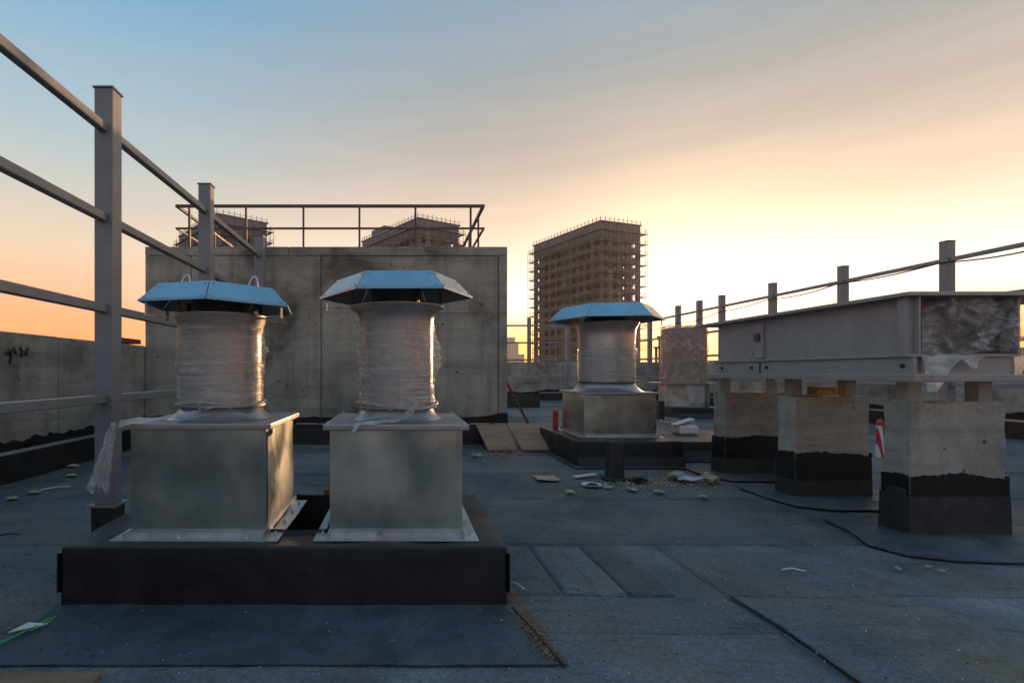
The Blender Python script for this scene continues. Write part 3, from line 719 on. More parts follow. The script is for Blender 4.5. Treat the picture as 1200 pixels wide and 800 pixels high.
v1 = vent('left vent on the near kerb, blue hat with two lifting loops, film-wrapped neck', -0.845 * KS, 2.40, 0.56 * KS, kz, zk(0.688), 0.186 * KS, zk(0.745), zk(1.165), 0.208 * KS,
          (0.36 * KS, 0.28 * KS, zk(1.203), zk(1.283), 39, -0.02, 0.0), lugs=((0.11, 0.10), (-0.205, 0.09)), seed=1)
v2 = vent('right vent on the near kerb, blue and bare grey hat, loosely wrapped neck', -0.02, 2.40, 0.55 * KS, kz, zk(0.684), 0.170 * KS, zk(0.738), zk(1.205), 0.222 * KS,
          (0.358 * KS, 0.278 * KS, zk(1.250), zk(1.330), 3, 0.012, 0.0), seed=2, hatmats={5: BLUE, 0: HATW, 4: HATW, 3: HATW})
film_wrap('neck_film', (-0.845 * KS, 2.40), 0.186 * KS, zk(0.752), zk(1.115), v1, 3.3, FILM, 0.007, ((R(-8), 0.985, 0.22, 0.07, 0.035), (R(-12), 0.90, 0.12, 0.03, 0.03), (R(185), 0.93, 0.2, 0.06, 0.022)))
film_wrap('neck_film', (-0.02, 2.40), 0.170 * KS, zk(0.745), zk(1.125), v2, 8.1, FILM, 0.009, ((R(-15), 1.0, 0.3, 0.06, 0.04), (R(-10), 0.93, 0.2, 0.04, 0.035), (R(190), 1.02, 0.2, 0.08, 0.02)))
# loose tails of film
KP = lambda x, y, z: (x * KS, y * KS, EYE + (z - EYE) * KS)
def ribbon(parent, path, w, seed, m=FILM2, nu=28, nv=5, amp=0.008, up=(0, 0, 1)):
    path = [Vector(p) for p in path]
    def f(u, v):
        s = u * (len(path) - 1); i = min(int(s), len(path) - 2); p = path[i].lerp(path[i + 1], s - i)
        d = (path[i + 1] - path[i]).normalized(); a = d.cross(Vector((0, -0.4, 1))).normalized()
        ww = w[i] + (w[i + 1] - w[i]) * (s - i) if isinstance(w, list) else w
        return p + a * (v - 0.5) * ww
    return crumple('film_tail', f, nu, nv, amp, m, parent, seed, 26)
ribbon(v1, [KP(-0.70, 2.32, 0.765), KP(-0.80, 2.285, 0.748), KP(-0.95, 2.23, 0.712), KP(-1.08, 2.19, 0.700), KP(-1.155, 2.172, 0.690)], [0.012, 0.022, 0.03, 0.05, 0.06], 4.0)
crumple('film_tail', lambda u, v: KP(-1.150 - 0.012 - 0.03 * v - (0.055 + 0.075 * v) * u, 2.19 + 0.06 * (u - .5) + 0.012 * math.sin(u * 14), 0.69 - (0.25 + 0.05 * abs(math.sin(u * 11))) * v), 26, 26, 0.007, m_film('milky_film', (0.66, 0.64, 0.60), 0.5, False, 0.3), v1, 6.0, 24)
ribbon(v2, [KP(0.06, 2.325, 0.765), KP(0.045, 2.30, 0.735), KP(0.02, 2.27, 0.705), KP(-0.04, 2.22, 0.695), KP(-0.12, 2.195, 0.692), KP(-0.18, 2.172, 0.686), KP(-0.20, 2.158, 0.655)], [0.02, 0.03, 0.03, 0.03, 0.03, 0.025, 0.015], 7.0)
MB().tube([KP(-0.02 + 0.187 * math.cos(R(a)), 2.49 + 0.187 * math.sin(R(a)), 0.752 + 0.012 * math.sin(R(a * 2 + 30))) for a in range(0, 361, 8)], 0.008, 6).obj('film_twist', FILM2, v2, smooth=True)
MB().tube([KP(-0.845 + 0.200 * math.cos(R(a)), 2.49 + 0.200 * math.sin(R(a)), 0.760 + 0.008 * math.sin(R(a * 3 + 30))) for a in range(0, 361, 8)], 0.006, 6).obj('film_twist', FILM2, v1, smooth=True)

# ------------------------------------------------------------------ middle kerb and vent
def kerb_box(label, x0, x1, y0, y1, z, name='vent_kerb'):
    k = thing(name, ((x0 + x1) / 2, y0, 0), label, 'kerb')
    roughen(MB().box(x0, x1, y0, y1, -0.02, z).obj('kerb_body', TAR, k, bevel=0.018, seg=3), 0.08, 0.008, 4)
    mb = MB().add([(x0 - 0.05, y0 - 0.10, 0.016), (x1 + 0.05, y0 - 0.10, 0.016), (x1 + 0.05, y1, 0.016), (x0 - 0.05, y1, 0.016)], [(0, 1, 2, 3)]); mb.obj('kerb_apron', BIT_S, k, thick=0.004)
    jag_strip((x0, y0 - 0.006), (x1, y0 - 0.006), 0.02, lambda s: 0.10 + 0.02 * fbm((s, x0, 0), 2, 3), (0, -1), 0.06, 1, 0.03).obj('kerb_fillet', TAR, k)
    return k
kerb_box('black tarred kerb under the middle vent in front of the tower', 1.66, 2.66, 4.98, 6.35, 0.25)
v3 = vent('middle vent standing on its own black kerb, pale blue hat below the tower', 2.195, 5.66, 0.72, 0.25, 0.70, 0.285, 0.80, 1.42, 0.33,
          (0.60, 0.46, 1.452, 1.592, -8, 0.0, 0.0), seed=3, hatmats={0: HATW, 4: BLUE})
film_wrap('neck_film', (2.195, 5.66), 0.285, 0.83, 1.15, v3, 5.2, FILM, 0.008, ((R(-10), 1.12, 0.2, 0.05, 0.03),))
kerb_box('low black kerb slab with a white package on it beside the middle vent', 2.69, 3.75, 5.35, 6.7, 0.20)
# white package and papers
pk = thing('package', (3.42, 6.0, 0.2), 'white wrapped package lying on the low black kerb slab', 'package')
mb = MB().box(3.13, 3.35, 5.95, 6.12, 0.202, 0.30); mb.obj('wrapper', WHITE, pk, bevel=0.02, seg=2)
for (a, zz, m_) in ((0.3, 0.37, WHITE), (-0.4, 0.345, WHITE), (1.0, 0.33, RED)):
    MB().bar((3.22 - 0.13 * math.cos(a), 6.02, 0.305), (3.22 + 0.11 * math.cos(a), 6.06 - .04 * a, zz), 0.11, 0.006).obj('paper_sheet', m_, pk)
# far vent, fully wrapped
kerb_box('black kerb under the farthest film-wrapped vent', 5.25, 6.35, 10.3, 11.6, 0.21)
v4 = thing('roof_vent', (5.85, 10.95, 0.21), 'farthest vent wholly wrapped in film beside the right railing', 'roof vent')
c4 = (5.85, 10.95)
MB().lathe([(0.475, 0.212), (0.475, 0.67)], 8, c4, R(22.5), (True, True)).obj('box', GALV2, v4)
MB().box(5.85 - 0.58, 5.85 + 0.58, 10.40, 11.5, 0.671, 0.69).obj('lid', LID, v4)
MB().lathe([(0.42, 0.691), (0.42, 1.80)], 12, c4, 0, (False, True)).obj('neck', m_plain('brown_card_wrap', (0.30, 0.215, 0.165), 0.7), v4, smooth=False)
film_wrap('neck_film', c4, 0.435, 0.70, 1.84, v4, 2.2, m_film('brownish_wrap_film', (0.50, 0.42, 0.36), 0.8, False, 0.12), 0.014, ((R(200), 1.2, 0.4, 0.2, 0.03), (R(-60), 1.35, 0.4, 0.1, 0.04)))
crumple('film_top', lambda u, v: (5.85 + 0.46 * (u * 2 - 1) * math.sqrt(max(0, 1 - (2 * v - 1) ** 2)), 10.95 + 0.46 * (2 * v - 1), 1.84), 16, 16, 0.02, FILM2, v4, 9, 9)

# ------------------------------------------------------------------ concrete piers with tar skirts
def pier(label, x0, x1, y0, y1, h, ztar=0.33, zsk=0.22, seed=0, skirt=True, group='concrete piers under the casing'):
    t = thing('concrete_pier', ((x0 + x1) / 2, y0, 0), label, 'pier', group)
    bm = MB(); n = 14
    bx = MB().box(x0, x1, y0, y1, 0.02, h); 
    me = bx.mesh('concrete', CONC_B, WP(t), 0.006)
    b = bmesh.new(); b.from_mesh(me); bmesh.ops.subdivide_edges(b, edges=[e for e in b.edges if e.calc_length() > 0.1], cuts=14, use_grid_fill=True)
    for v in b.verts:
        q = Vector(v.co) + Vector((seed, 0, 0)); k = 0.004 * noise.noise(q * 9) + 0.003 * noise.noise(q * 30)
        if v.co.z > h - 0.03: v.co.z += 0.012 * noise.noise(q * 12) + 0.006
        v.co += Vector((k, -k, 0))
    b.to_mesh(me); b.free()
    o = bpy.data.objects.new('concrete', me); col.objects.link(o); o.parent = t
    f1 = lambda s: ztar + 0.030 * fbm((s, seed, 0.4), 3.0, 3) + 0.013 * fbm((s, seed, 1.4), 30.0, 4)
    e = 0.006
    for (p, q, of) in (((x0 - e, y0 - e), (x1 + e, y0 - e), (0, -1)), ((x0 - e, y1), (x0 - e, y0 - e), (-1, 0)), ((x1 + e, y0 - e), (x1 + e, y1), (1, 0))):
        jag_strip(p, q, 0.1, f1, of, 0.012, seed).obj('tar_edge', TAR_W, t)
    if skirt:
        f = 0.005; a, b_ = 0.014, 0.014 + f
        mb = MB()
        lo = [(x0 - b_, y0 - b_), (x1 + b_, y0 - b_), (x1 + b_, y1 + b_), (x0 - b_, y1 + b_)]; hi = [(x0 - a, y0 - a), (x1 + a, y0 - a), (x1 + a, y1 + a), (x0 - a, y1 + a)]
        mb.add([(p[0], p[1], -0.02) for p in lo] + [(p[0], p[1], zsk + 0.012 * noise.noise(Vector((i, seed, 0.5)))) for i, p in enumerate(hi)],
               [(0, 1, 5, 4), (1, 2, 6, 5), (2, 3, 7, 6), (3, 0, 4, 7), (4, 5, 6, 7)])
        mb.obj('tar_skirt', SKIRT, t, bevel=0.006)
        MB().box(x0 - b_ - 0.006, x0 - 0.004, y0 + 0.005, y1 - 0.04, -0.01, zsk + 0.035).obj('tar_flap', SKIRT, t, bevel=0.008)
    return t
pA = pier('nearest concrete pier, widest in view, with black tar skirt', 2.79, 3.315, 2.90, 3.06, 0.728, 0.335, 0.225, 1)
pB = pier('middle concrete pier with a broken corner and a yellow brick on top', 2.81, 3.335, 3.77, 3.945, 0.722, 0.32, 0.26, 5, False)
pC = pier('rear concrete pier of the row under the casing, partly hidden', 2.825, 3.35, 4.61, 4.785, 0.72, 0.34, 0.27, 9, False)
for t_, (x0, x1, y0, y1, z) in ((pB, (2.81, 3.335, 3.77, 3.945, 0.285)), (pC, (2.825, 3.35, 4.61, 4.785, 0.31))):
    b_ = 0.016; a = 0.012; mb = MB()
    mb.add([(x0 - b_, y0 - b_, -.02), (x1 + b_, y0 - b_, -.02), (x1 + b_, y1 + b_, -.02), (x0 - b_, y1 + b_, -.02), (x0 - a, y0 - a, z), (x1 + a, y0 - a, z), (x1 + a, y1 + a, z), (x0 - a, y1 + a, z)],
           [(0, 1, 5, 4), (1, 2, 6, 5), (2, 3, 7, 6), (3, 0, 4, 7), (4, 5, 6, 7)])
    mb.obj('tar_skirt', SKIRT, t_, bevel=0.006)
# broken chunk marks on pier B
for (x, z, r_) in ((2.90, 0.66, 0.03), (2.94, 0.655, 0.022), (2.97, 0.62, 0.026), (2.965, 0.585, 0.02), (2.83, 0.57, 0.02), (2.835, 0.62, 0.022)):
    MB().lathe([(0.0, 0.005), (r_ * .6, 0.004), (r_, 0.0)], 9).obj('chipped_spot', TAR_W, pB).matrix_basis = Matrix.Translation(Vector((x, 3.768, z)) - WP(pB)) @ Matrix.Rotation(R(90), 4, 'X') @ Matrix.Diagonal((1, random.uniform(.5, .9), 1, 1))
pier('far low concrete pier with black marks beside the big block', 2.6, 3.53, 13.55, 13.9, 0.79, 0.40, 0.35, 14, True, None)
# aprons round the near piers
def apron_poly(pts, z, m=BIT_S):
    n = len(pts); cx = sum(p[0] for p in pts) / n; cy = sum(p[1] for p in pts) / n
    mb = MB(); mb.v = [(cx, cy, z + 0.002)] + [(p[0], p[1], z) for p in pts]; mb.f = [(0, i + 1, (i + 1) % n + 1) for i in range(n)]
    return mb.obj('membrane_apron', m, roof, thick=0.006)
apron_poly([(2.55, 3.2), (2.50, 2.95), (2.40, 2.72), (2.45, 2.56), (2.60, 2.49), (2.85, 2.46), (3.45, 2.46), (3.55, 2.6), (3.55, 3.2)], 0.015)
apron_poly([(2.60, 4.1), (2.58, 3.75), (2.62, 3.5), (2.80, 3.40), (3.40, 3.38), (3.55, 3.5), (3.55, 4.1)], 0.016)
apron_poly([(2.62, 4.95), (2.60, 4.5), (2.70, 4.3), (3.45, 4.28), (3.55, 4.95)], 0.016)
# yellow brick and rubble on pier B
br = tag(MB().box(2.99, 3.13, 3.80, 3.90, 0.735, 0.795).obj('brick', YBRICK, bevel=0.006), 'yellow brick lying on top of the middle concrete pier', 'brick')
ch = tag(MB().lathe([(0.001, 0.735), (0.035, 0.737), (0.03, 0.77), (0.012, 0.785), (0.0, 0.785)], 7, (3.26, 3.86)).obj('rubble_chunk', RUST), 'small rusty rubble chunk on the middle pier right of the brick', 'rubble')

# ------------------------------------------------------------------ long steel casing on the piers
cs = thing('steel_casing', (3.03, 2.8, 0.73), 'long grey steel duct casing on short legs, near end covered with plastic film', 'duct casing')
X0, X1, Y0, Y1 = 2.72, 3.34, 2.80, 4.60
for y in (2.98, 3.86, 4.69):
    for x in (2.86, 3.25):
        MB().box(x - 0.038, x + 0.038, y - 0.038, y + 0.038, 0.732, 0.85).obj('leg', CASE, cs, bevel=0.004)
MB().box(X0 - 0.02, X0 + 0.07, Y0 - 0.02, Y1 + 0.12, 0.85, 0.889).obj('base_channel', CASE, cs, bevel=0.005)
MB().box(X1 - 0.05, X1 + 0.02, Y0 - 0.02, Y1 + 0.12, 0.85, 0.888).obj('base_channel', CASE, cs, bevel=0.005)
MB().box(X0 + 0.0705, X1 - 0.0505, Y0 - 0.02, Y0 + 0.06, 0.8505, 0.888).obj('base_channel', CASE, cs, bevel=0.005)
wb = MB().box(X0 + 0.012, X0 + 0.024, Y0 + 0.02, Y1, 0.8895, 0.981).obj('lower_web', CASE, cs)
MB().box(X0 + 0.008, X0 + 0.0118, 4.02, 4.03, 0.892, 0.978).obj('web_joint', BLACK, wb)
for y in (2.88, 3.95, 4.12, 4.5):
    MB().tube([(X0 + 0.013, y, 0.935), (X0 + 0.003, y, 0.935)], 0.012, 10).obj('bolt', BLACK, wb)
MB().box(X0 - 0.004, X0 + 0.065, Y0 + 0.03, Y1, 0.982, 0.997).obj('bottom_flange', CASE, cs, bevel=0.003)
MB().box(X0 + 0.050, X0 + 0.060, Y0 + 0.03, Y1, 0.9975, 1.306).obj('side_panel', CASE, cs)
MB().box(X0 + 0.006, X0 + 0.0495, 2.86, 2.905, 0.998, 1.305).obj('stiffener', CASE, cs)
sf = MB().box(X0 + 0.030, X0 + 0.0495, 4.02, 4.12, 1.01, 1.27).obj('stiffener', CASE, cs)
MB().box(X0 + 0.012, X0 + 0.0295, 4.05, 4.10, 1.14, 1.20).obj('latch', DARKM, sf, bevel=0.006)
MB().box(X0 + 0.03, X0 + 0.0495, 4.14, 4.17, 1.045, 1.06).obj('latch', BOLT, cs)
MB().add([(X0 - 0.03, Y0 - 0.0, 1.3065), (3.75, Y0 - 0.0, 1.3065), (3.75, Y1 + 0.25, 1.3065), (X0 - 0.03, Y1 + 0.25, 1.3065), (X0 - 0.03, Y0 - 0.0, 1.328), (3.75, Y0 - 0.0, 1.328), (3.75, Y1 + 0.25, 1.328), (X0 - 0.03, Y1 + 0.25, 1.328)],
         [(0, 3, 2, 1), (4, 5, 6, 7), (0, 1, 5, 4), (1, 2, 6, 5), (2, 3, 7, 6), (3, 0, 4, 7)]).obj('top_plate', CASE, cs, bevel=0.003)
MB().box(X1 - 0.01, X1, Y0 + 0.06, Y1, 0.999, 1.306).obj('side_panel', CASE, cs)
MB().box(X0 + 0.061, X1 - 0.011, Y1 - 0.012, Y1, 0.9, 1.305).obj('end_panel', CASE, cs)
MB().box(X0 + 0.061, X1 - 0.0115, Y0 + 0.14, Y0 + 0.15, 1.0, 1.305).obj('end_panel', m_paint('primer_brown', (0.13, 0.105, 0.09), 0.5), cs)
MB().box(X0 + 0.10, X1 - 0.04, Y0 + 0.07, Y0 + 0.085, 0.889, 1.0).obj('sill_panel', CASE, cs)
MB().box(X0 + 0.066, X1 - 0.011, Y0 + 0.05, Y1 - 0.013, 0.985, 0.9985).obj('floor_panel', CASE, cs)
for x in (X0 + 0.066, X1 - 0.012): MB().box(x, x + 0.012, Y0 + 0.055, Y0 + 0.13, 1.0, 1.305).obj('end_frame', CASE, cs)
def cover(u, v):
    x = X0 + 0.085 + (X1 + 0.012 - X0 - 0.085) * u; z = 1.302 - 0.305 * v - 0.02 * math.sin(u * 7) * (v > .95)
    d = 0.0
    for k, (ang, f, a_) in enumerate(((0.5, 9, 0.016), (-0.35, 16, 0.011), (1.1, 12, 0.010), (0.15, 30, 0.005))):
        q = Vector((x * math.cos(ang) + z * math.sin(ang), (z * math.cos(ang) - x * math.sin(ang)) * 3.2, k * 3.7))
        d += a_ * (1 - min(1, abs(noise.noise(q * f * 0.35)) * 3.0)) ** 2
    edge = min(1, 8 * min(u, 1 - u, v + 0.03, 1.03 - v))
    return (x, Y0 + 0.050 - d * edge - 0.006 * math.sin(u * 3.1), z)
MB().grid(cover, 110, 70).obj('film_cover', FILMC, cs, smooth=True)
crumple('film_skirt', lambda u, v: (X0 + 0.05 + 0.36 * u * (1 - 0.15 * v), Y0 + 0.03 - 0.05 * v * (1 - u), 0.99 - (0.03 + 0.16 * max(0, 1 - u * 1.2) + 0.04 * math.sin(u * 8) * v) * v), 36, 16, 0.016, FILM2, cs, 5.0, 12)
crumple('film_flap', lambda u, v: (X1 - 0.03 + 0.10 * u - 0.05 * v * u, Y0 + 0.06 + 0.02 * u, 0.985 - 0.12 * v), 12, 12, 0.008, FILM2, cs, 8.0, 12)

# ------------------------------------------------------------------ small things on the roof
# red striped marker behind the near pier
wp = thing('marker_post', (5.05, 5.58, 0), 'red and white striped marker with red cap behind the nearest pier', 'marker')
mb = MB().lathe([(0.034, 0.0), (0.036, 0.02), (0.032, 0.34)], 16, (5.05, 5.58), 0, (True, True)); mb.obj('body', STRIPE, wp, smooth=False)
MB().lathe([(0.028, 0.341), (0.032, 0.37), (0.022, 0.40), (0.0, 0.405)], 14, (5.05, 5.58)).obj('cap', RED, wp)
# red can behind the middle vent
rc = thing('red_can', (1.775, 6.08, 0.25), 'tall red can standing at the left side of the middle vent', 'can')
MB().lathe([(0.03, 0.252), (0.032, 0.26), (0.032, 0.45), (0.016, 0.475)], 16, (1.775, 6.08), 0, (True, True)).obj('body', RED, rc)
MB().lathe([(0.011, 0.476), (0.011, 0.49)], 10, (1.775, 6.08), 0, (True, True)).obj('nozzle', WHITE, rc)
# tar-wrapped stub in front of the middle kerb
def stub(label, x, y, w, h, lean):
    t = thing('pipe_stub', (x, y, 0), label, 'stub')
    MB().add([(x - w / 2, y - w / 2, -.02), (x + w / 2, y - w / 2, -.02), (x + w / 2, y + w / 2, -.02), (x - w / 2, y + w / 2, -.02),
              (x - w * .46 + lean, y - w * .46, h), (x + w * .46 + lean, y - w * .46, h + .006), (x + w * .46 + lean, y + w * .46, h + .012), (x - w * .46 + lean, y + w * .46, h + .004)],
             [(0, 3, 2, 1), (4, 5, 6, 7), (0, 1, 5, 4), (1, 2, 6, 5), (2, 3, 7, 6), (3, 0, 4, 7)]).obj('stub_body', TAR, t, bevel=0.012)
    MB().box(x - w * .75, x + w * .75, y - w * .8, y + w * .75, 0.005, 0.03).obj('stub_collar', TAR, t, bevel=0.01)
    return t
stub('short black tar-wrapped stub in front of the middle kerb', 1.78, 4.42, 0.125, 0.325, 0.01)
stub('thin black stub left of the farthest wrapped vent', 4.85, 9.9, 0.12, 0.36, 0.0)
# leaning red stick
tag(MB().bar((2.19, 9.12, 0.02), (1.352, 9.05, 1.60), 0.05, 0.035).obj('wooden_stick', REDWOOD, bevel=0.004), 'thin reddish stick leaning on the right side of the concrete block', 'stick')
# plywood ramp boards
for (xa, xb, z0, lab) in ((0.925, 1.30, 0.015, 'left plywood board leaning at the foot of the concrete block'), (1.307, 1.70, 0.02, 'right plywood board leaning next to the middle kerb')):
    b = MB().add([(xa + 0.05, 5.93, z0), (xb, 5.93, z0), (xb, 6.52, z0 + 0.22), (xa, 6.52, z0 + 0.22), (xa + 0.05, 5.925, z0 + 0.02), (xb, 5.925, z0 + 0.02), (xb, 6.515, z0 + 0.24), (xa, 6.515, z0 + 0.24)],
                 [(0, 3, 2, 1), (4, 5, 6, 7), (0, 1, 5, 4), (1, 2, 6, 5), (2, 3, 7, 6), (3, 0, 4, 7)]).obj('plywood_board', PLY)
    tag(b, lab, 'board', 'plywood boards at the block')
tag(MB().box(-1.4, -0.86, 1.30, 1.528, 0.02, 0.036).obj('wooden_board', BROWN, bevel=0.003), 'brown board lying flat at the bottom left edge of the picture', 'board')
# green string
pts = [(-1.33, 1.60, 0.02), (-1.31, 1.70, 0.022), (-1.285, 1.78, 0.02), (-1.262, 1.84, 0.024), (-1.245, 1.875, 0.03), (-1.228, 1.88, 0.034), (-1.232, 1.86, 0.028), (-1.25, 1.84, 0.02), (-1.27, 1.81, 0.018)]
tag(MB().tube(pts, 0.003, 6).obj('string', GREEN), 'bright green string curled on the roof at the lower left', 'string')
tag(MB().add([(-1.33, 1.79, .02), (-1.27, 1.80, .03), (-1.235, 1.85, .022), (-1.29, 1.83, .035)], [(0, 1, 2, 3)]).obj('plastic_scrap', WHITE, thick=0.003), 'pale plastic scrap tied to the green string', 'scrap')
# loose crumbs and scraps
def chunk(name, x, y, s, m, seed, flat=0.5, z=0.012):
    bm = bmesh.new(); bmesh.ops.create_icosphere(bm, subdivisions=2, radius=s * 0.85)
    for v in bm.verts:
        q = v.co / s * 1.3 + Vector((seed, 0, 0)); v.co = Vector((round(v.co.x / s * 1.6) / 1.6 * s * .5 + v.co.x * .5, v.co.y, v.co.z)) * (1 + 0.8 * noise.noise(q) + 0.3 * noise.noise(q * 3)); v.co.z *= flat * .8
    lo = min(v.co.z for v in bm.verts)
    me = bpy.data.meshes.new(name); 
    for v in bm.verts: v.co.z -= lo
    bm.to_mesh(me); bm.free(); me.materials.append(m)
    o = bpy.data.objects.new(name, me); o.location = (x, y, z); o.rotation_euler.z = seed * 2.1; col.objects.link(o); return o
G = lambda px, py: ((px - 470) * (EYE * F / (py - 436)) / F, EYE * F / (py - 436))
x, y = G(831, 566); tag(chunk('foam_block', x, y, 0.075, FOAM, 3.3, 0.7), 'yellow foam lump beside the rear concrete pier', 'foam')
x, y = G(749, 566); tag(chunk('rubbish_lump', x, y, 0.075, BLACK, 5.1, 0.35), 'black crumpled rubbish at the foot of the middle kerb', 'rubbish')
x, y = G(794, 563); tag(chunk('foam_block', x, y, 0.085, FOAM, 6.7, 0.5), 'brownish foam heap right of the black stub', 'foam')
x, y = G(810, 566)
crumple_t = tag(crumple('plastic_bag', lambda u, v: (x - 0.13 + 0.26 * u, y - 0.05 + 0.14 * v, 0.035), 14, 10, 0.03, m_plain('pale_blue_bag', (0.30, 0.42, 0.52), 0.5), None, 2.0, 12), 'pale blue plastic bag among the rubbish near the middle kerb', 'bag')
x, y = G(693, 571)
pt = thing('paper_plate', (x, y, 0.012), 'round white plate with dark leftovers on the roof', 'plate')
MB().lathe([(0.001, 0.014), (0.045, 0.014), (0.075, 0.028), (0.077, 0.026), (0.045, 0.012)], 24, (x, y)).obj('dish', WHITE, pt)
MB().lathe([(0.0, 0.034), (0.03, 0.032), (0.055, 0.0145)], 10, (x + .01, y)).obj('leftovers', BLACK, pt)
x, y = G(641, 563); tag(crumple('cardboard_scrap', lambda u, v: (x - 0.09 + 0.18 * u, y - 0.09 + 0.2 * v, 0.022), 8, 8, 0.012, m_plain('tan_cardboard', (0.40, 0.30, 0.20), 0.85), None, 4, 9), 'tan cardboard scrap on the roof left of the middle kerb', 'scrap')
x, y = G(690, 561); tag(MB().bar((x - .12, y, .02), (x + .10, y + .10, .025), .05, .008).obj('wood_offcut', WHITE), 'pale flat offcut left of the round plate', 'offcut')
spots = [(712, 573, 'foam chip right of the round plate'), (668, 579, 'foam chip below the round plate'), (772, 579, 'foam chip below the rubbish heap'), (741, 576, 'foam chip in front of the black stub'),
         (40, 579, 'large foam chip at the far left by the railing'), (14, 586, 'small foam chip at the far left edge'), (85, 548, 'foam chip close to the left parapet'), (84, 559, 'second foam chip close to the left parapet'),
         (1088, 667, 'foam flake in front of the nearest pier'), (1104, 672, 'rightmost foam flake in front of the nearest pier'), (1052, 669, 'leftmost foam flake in front of the nearest pier'), (1196, 630, 'foam flake at the right edge of the picture'),
         (824, 585, 'foam chip on the roof left of the middle pier'), (560, 536, 'foam lump at the foot of the plywood boards')]
for i, (px, py, lab) in enumerate(spots):
    x, y = G(px, py); tag(chunk('foam_chip', x, y, 0.011 * y if py < 600 else 0.016, FOAM, i * 1.7 + 1, 0.3), 'yellow ' + lab, 'foam chip', 'yellow foam chips')
x, y = G(380, 574); tag(MB().box(-0.41, -0.33, 2.81, 2.85, 0.238, 0.278).obj('brick', RUST, bevel=0.006), 'red brick piece on the near kerb between the two vents', 'brick')
for i, (px, py, dx, dy, lab) in enumerate(((10, 630, .10, .02, 'dark twig on the roof at the left edge'), (65, 574, .15, .12, 'pale splinter near the left railing'), (930, 672, .09, -.02, 'white plastic tie on the bare roof in front of the piers'), (605, 690, .05, -.07, 'pale splinter beside the right end of the near kerb'))):
    x, y = G(px, py); tag(MB().tube([(x - dx / 2, y - dy / 2, .016), (x, y + .01, .022), (x + dx / 2, y + dy / 2, .016)], 0.004, 5).obj('splinter', BLACK if i == 0 else WHITE), lab, 'splinter')
def crumbs(name, lab, n, area, smin, smax, m, cat):
    mb = MB()
    for i in range(n):
        x, y = area(); s = random.uniform(smin, smax); a = random.uniform(0, 6.28)
        pts = []
        for k in range(4):
            q = a + k * 1.57 + random.uniform(-.4, .4); rr = s * random.uniform(.5, 1.2); pts.append((x + rr * math.cos(q), y + rr * math.sin(q)))
        mb.prism(pts, 0.010, 0.012 + s * random.uniform(.2, .6))
    o = tag(mb.obj(name, m), lab, cat); o['kind'] = 'stuff'; return o
def near_area():
    px = random.uniform(-50, 1250); py = 436 + 75 + 290 * random.random() ** 1.3; return G(px, py)
def heap():
    px = random.gauss(765, 38); py = random.gauss(568, 5); return G(px, py)
crumbs('grit', 'scattered pale grit and specks over the roof', 240, near_area, 0.0008, 0.003, WHITE, 'grit')
crumbs('dark_grit', 'scattered dark crumbs over the roof', 200, near_area, 0.0015, 0.004, BLACK, 'grit')
crumbs('foam_crumbs', 'yellowish foam crumbs spread around the rubbish by the middle kerb', 320, heap, 0.003, 0.013, FOAM, 'crumbs')
crumbs('wall_crumbs', 'debris crumbs at the foot of the block', 140, lambda: G(random.gauss(566, 22), random.gauss(534, 4)), 0.006, 0.02, m_plain('grey_debris', (0.26, 0.23, 0.18), 0.9), 'crumbs')
crumbs('dirt', 'brown dirt swept along the right end of the near kerb', 900, lambda: (lambda k: (0.43 + 0.05 * k + random.gauss(0, 0.018), 2.1 - 0.46 * k + random.gauss(0, 0.02)))(random.random()), 0.001, 0.005, BROWN, 'dirt')
crumbs('rubble', 'rubble heap left of the farthest vent', 160, lambda: G(random.gauss(780, 8), random.gauss(492, 3)), 0.01, 0.05, m_plain('grey_rubble', (0.30, 0.28, 0.25), 0.9), 'rubble')

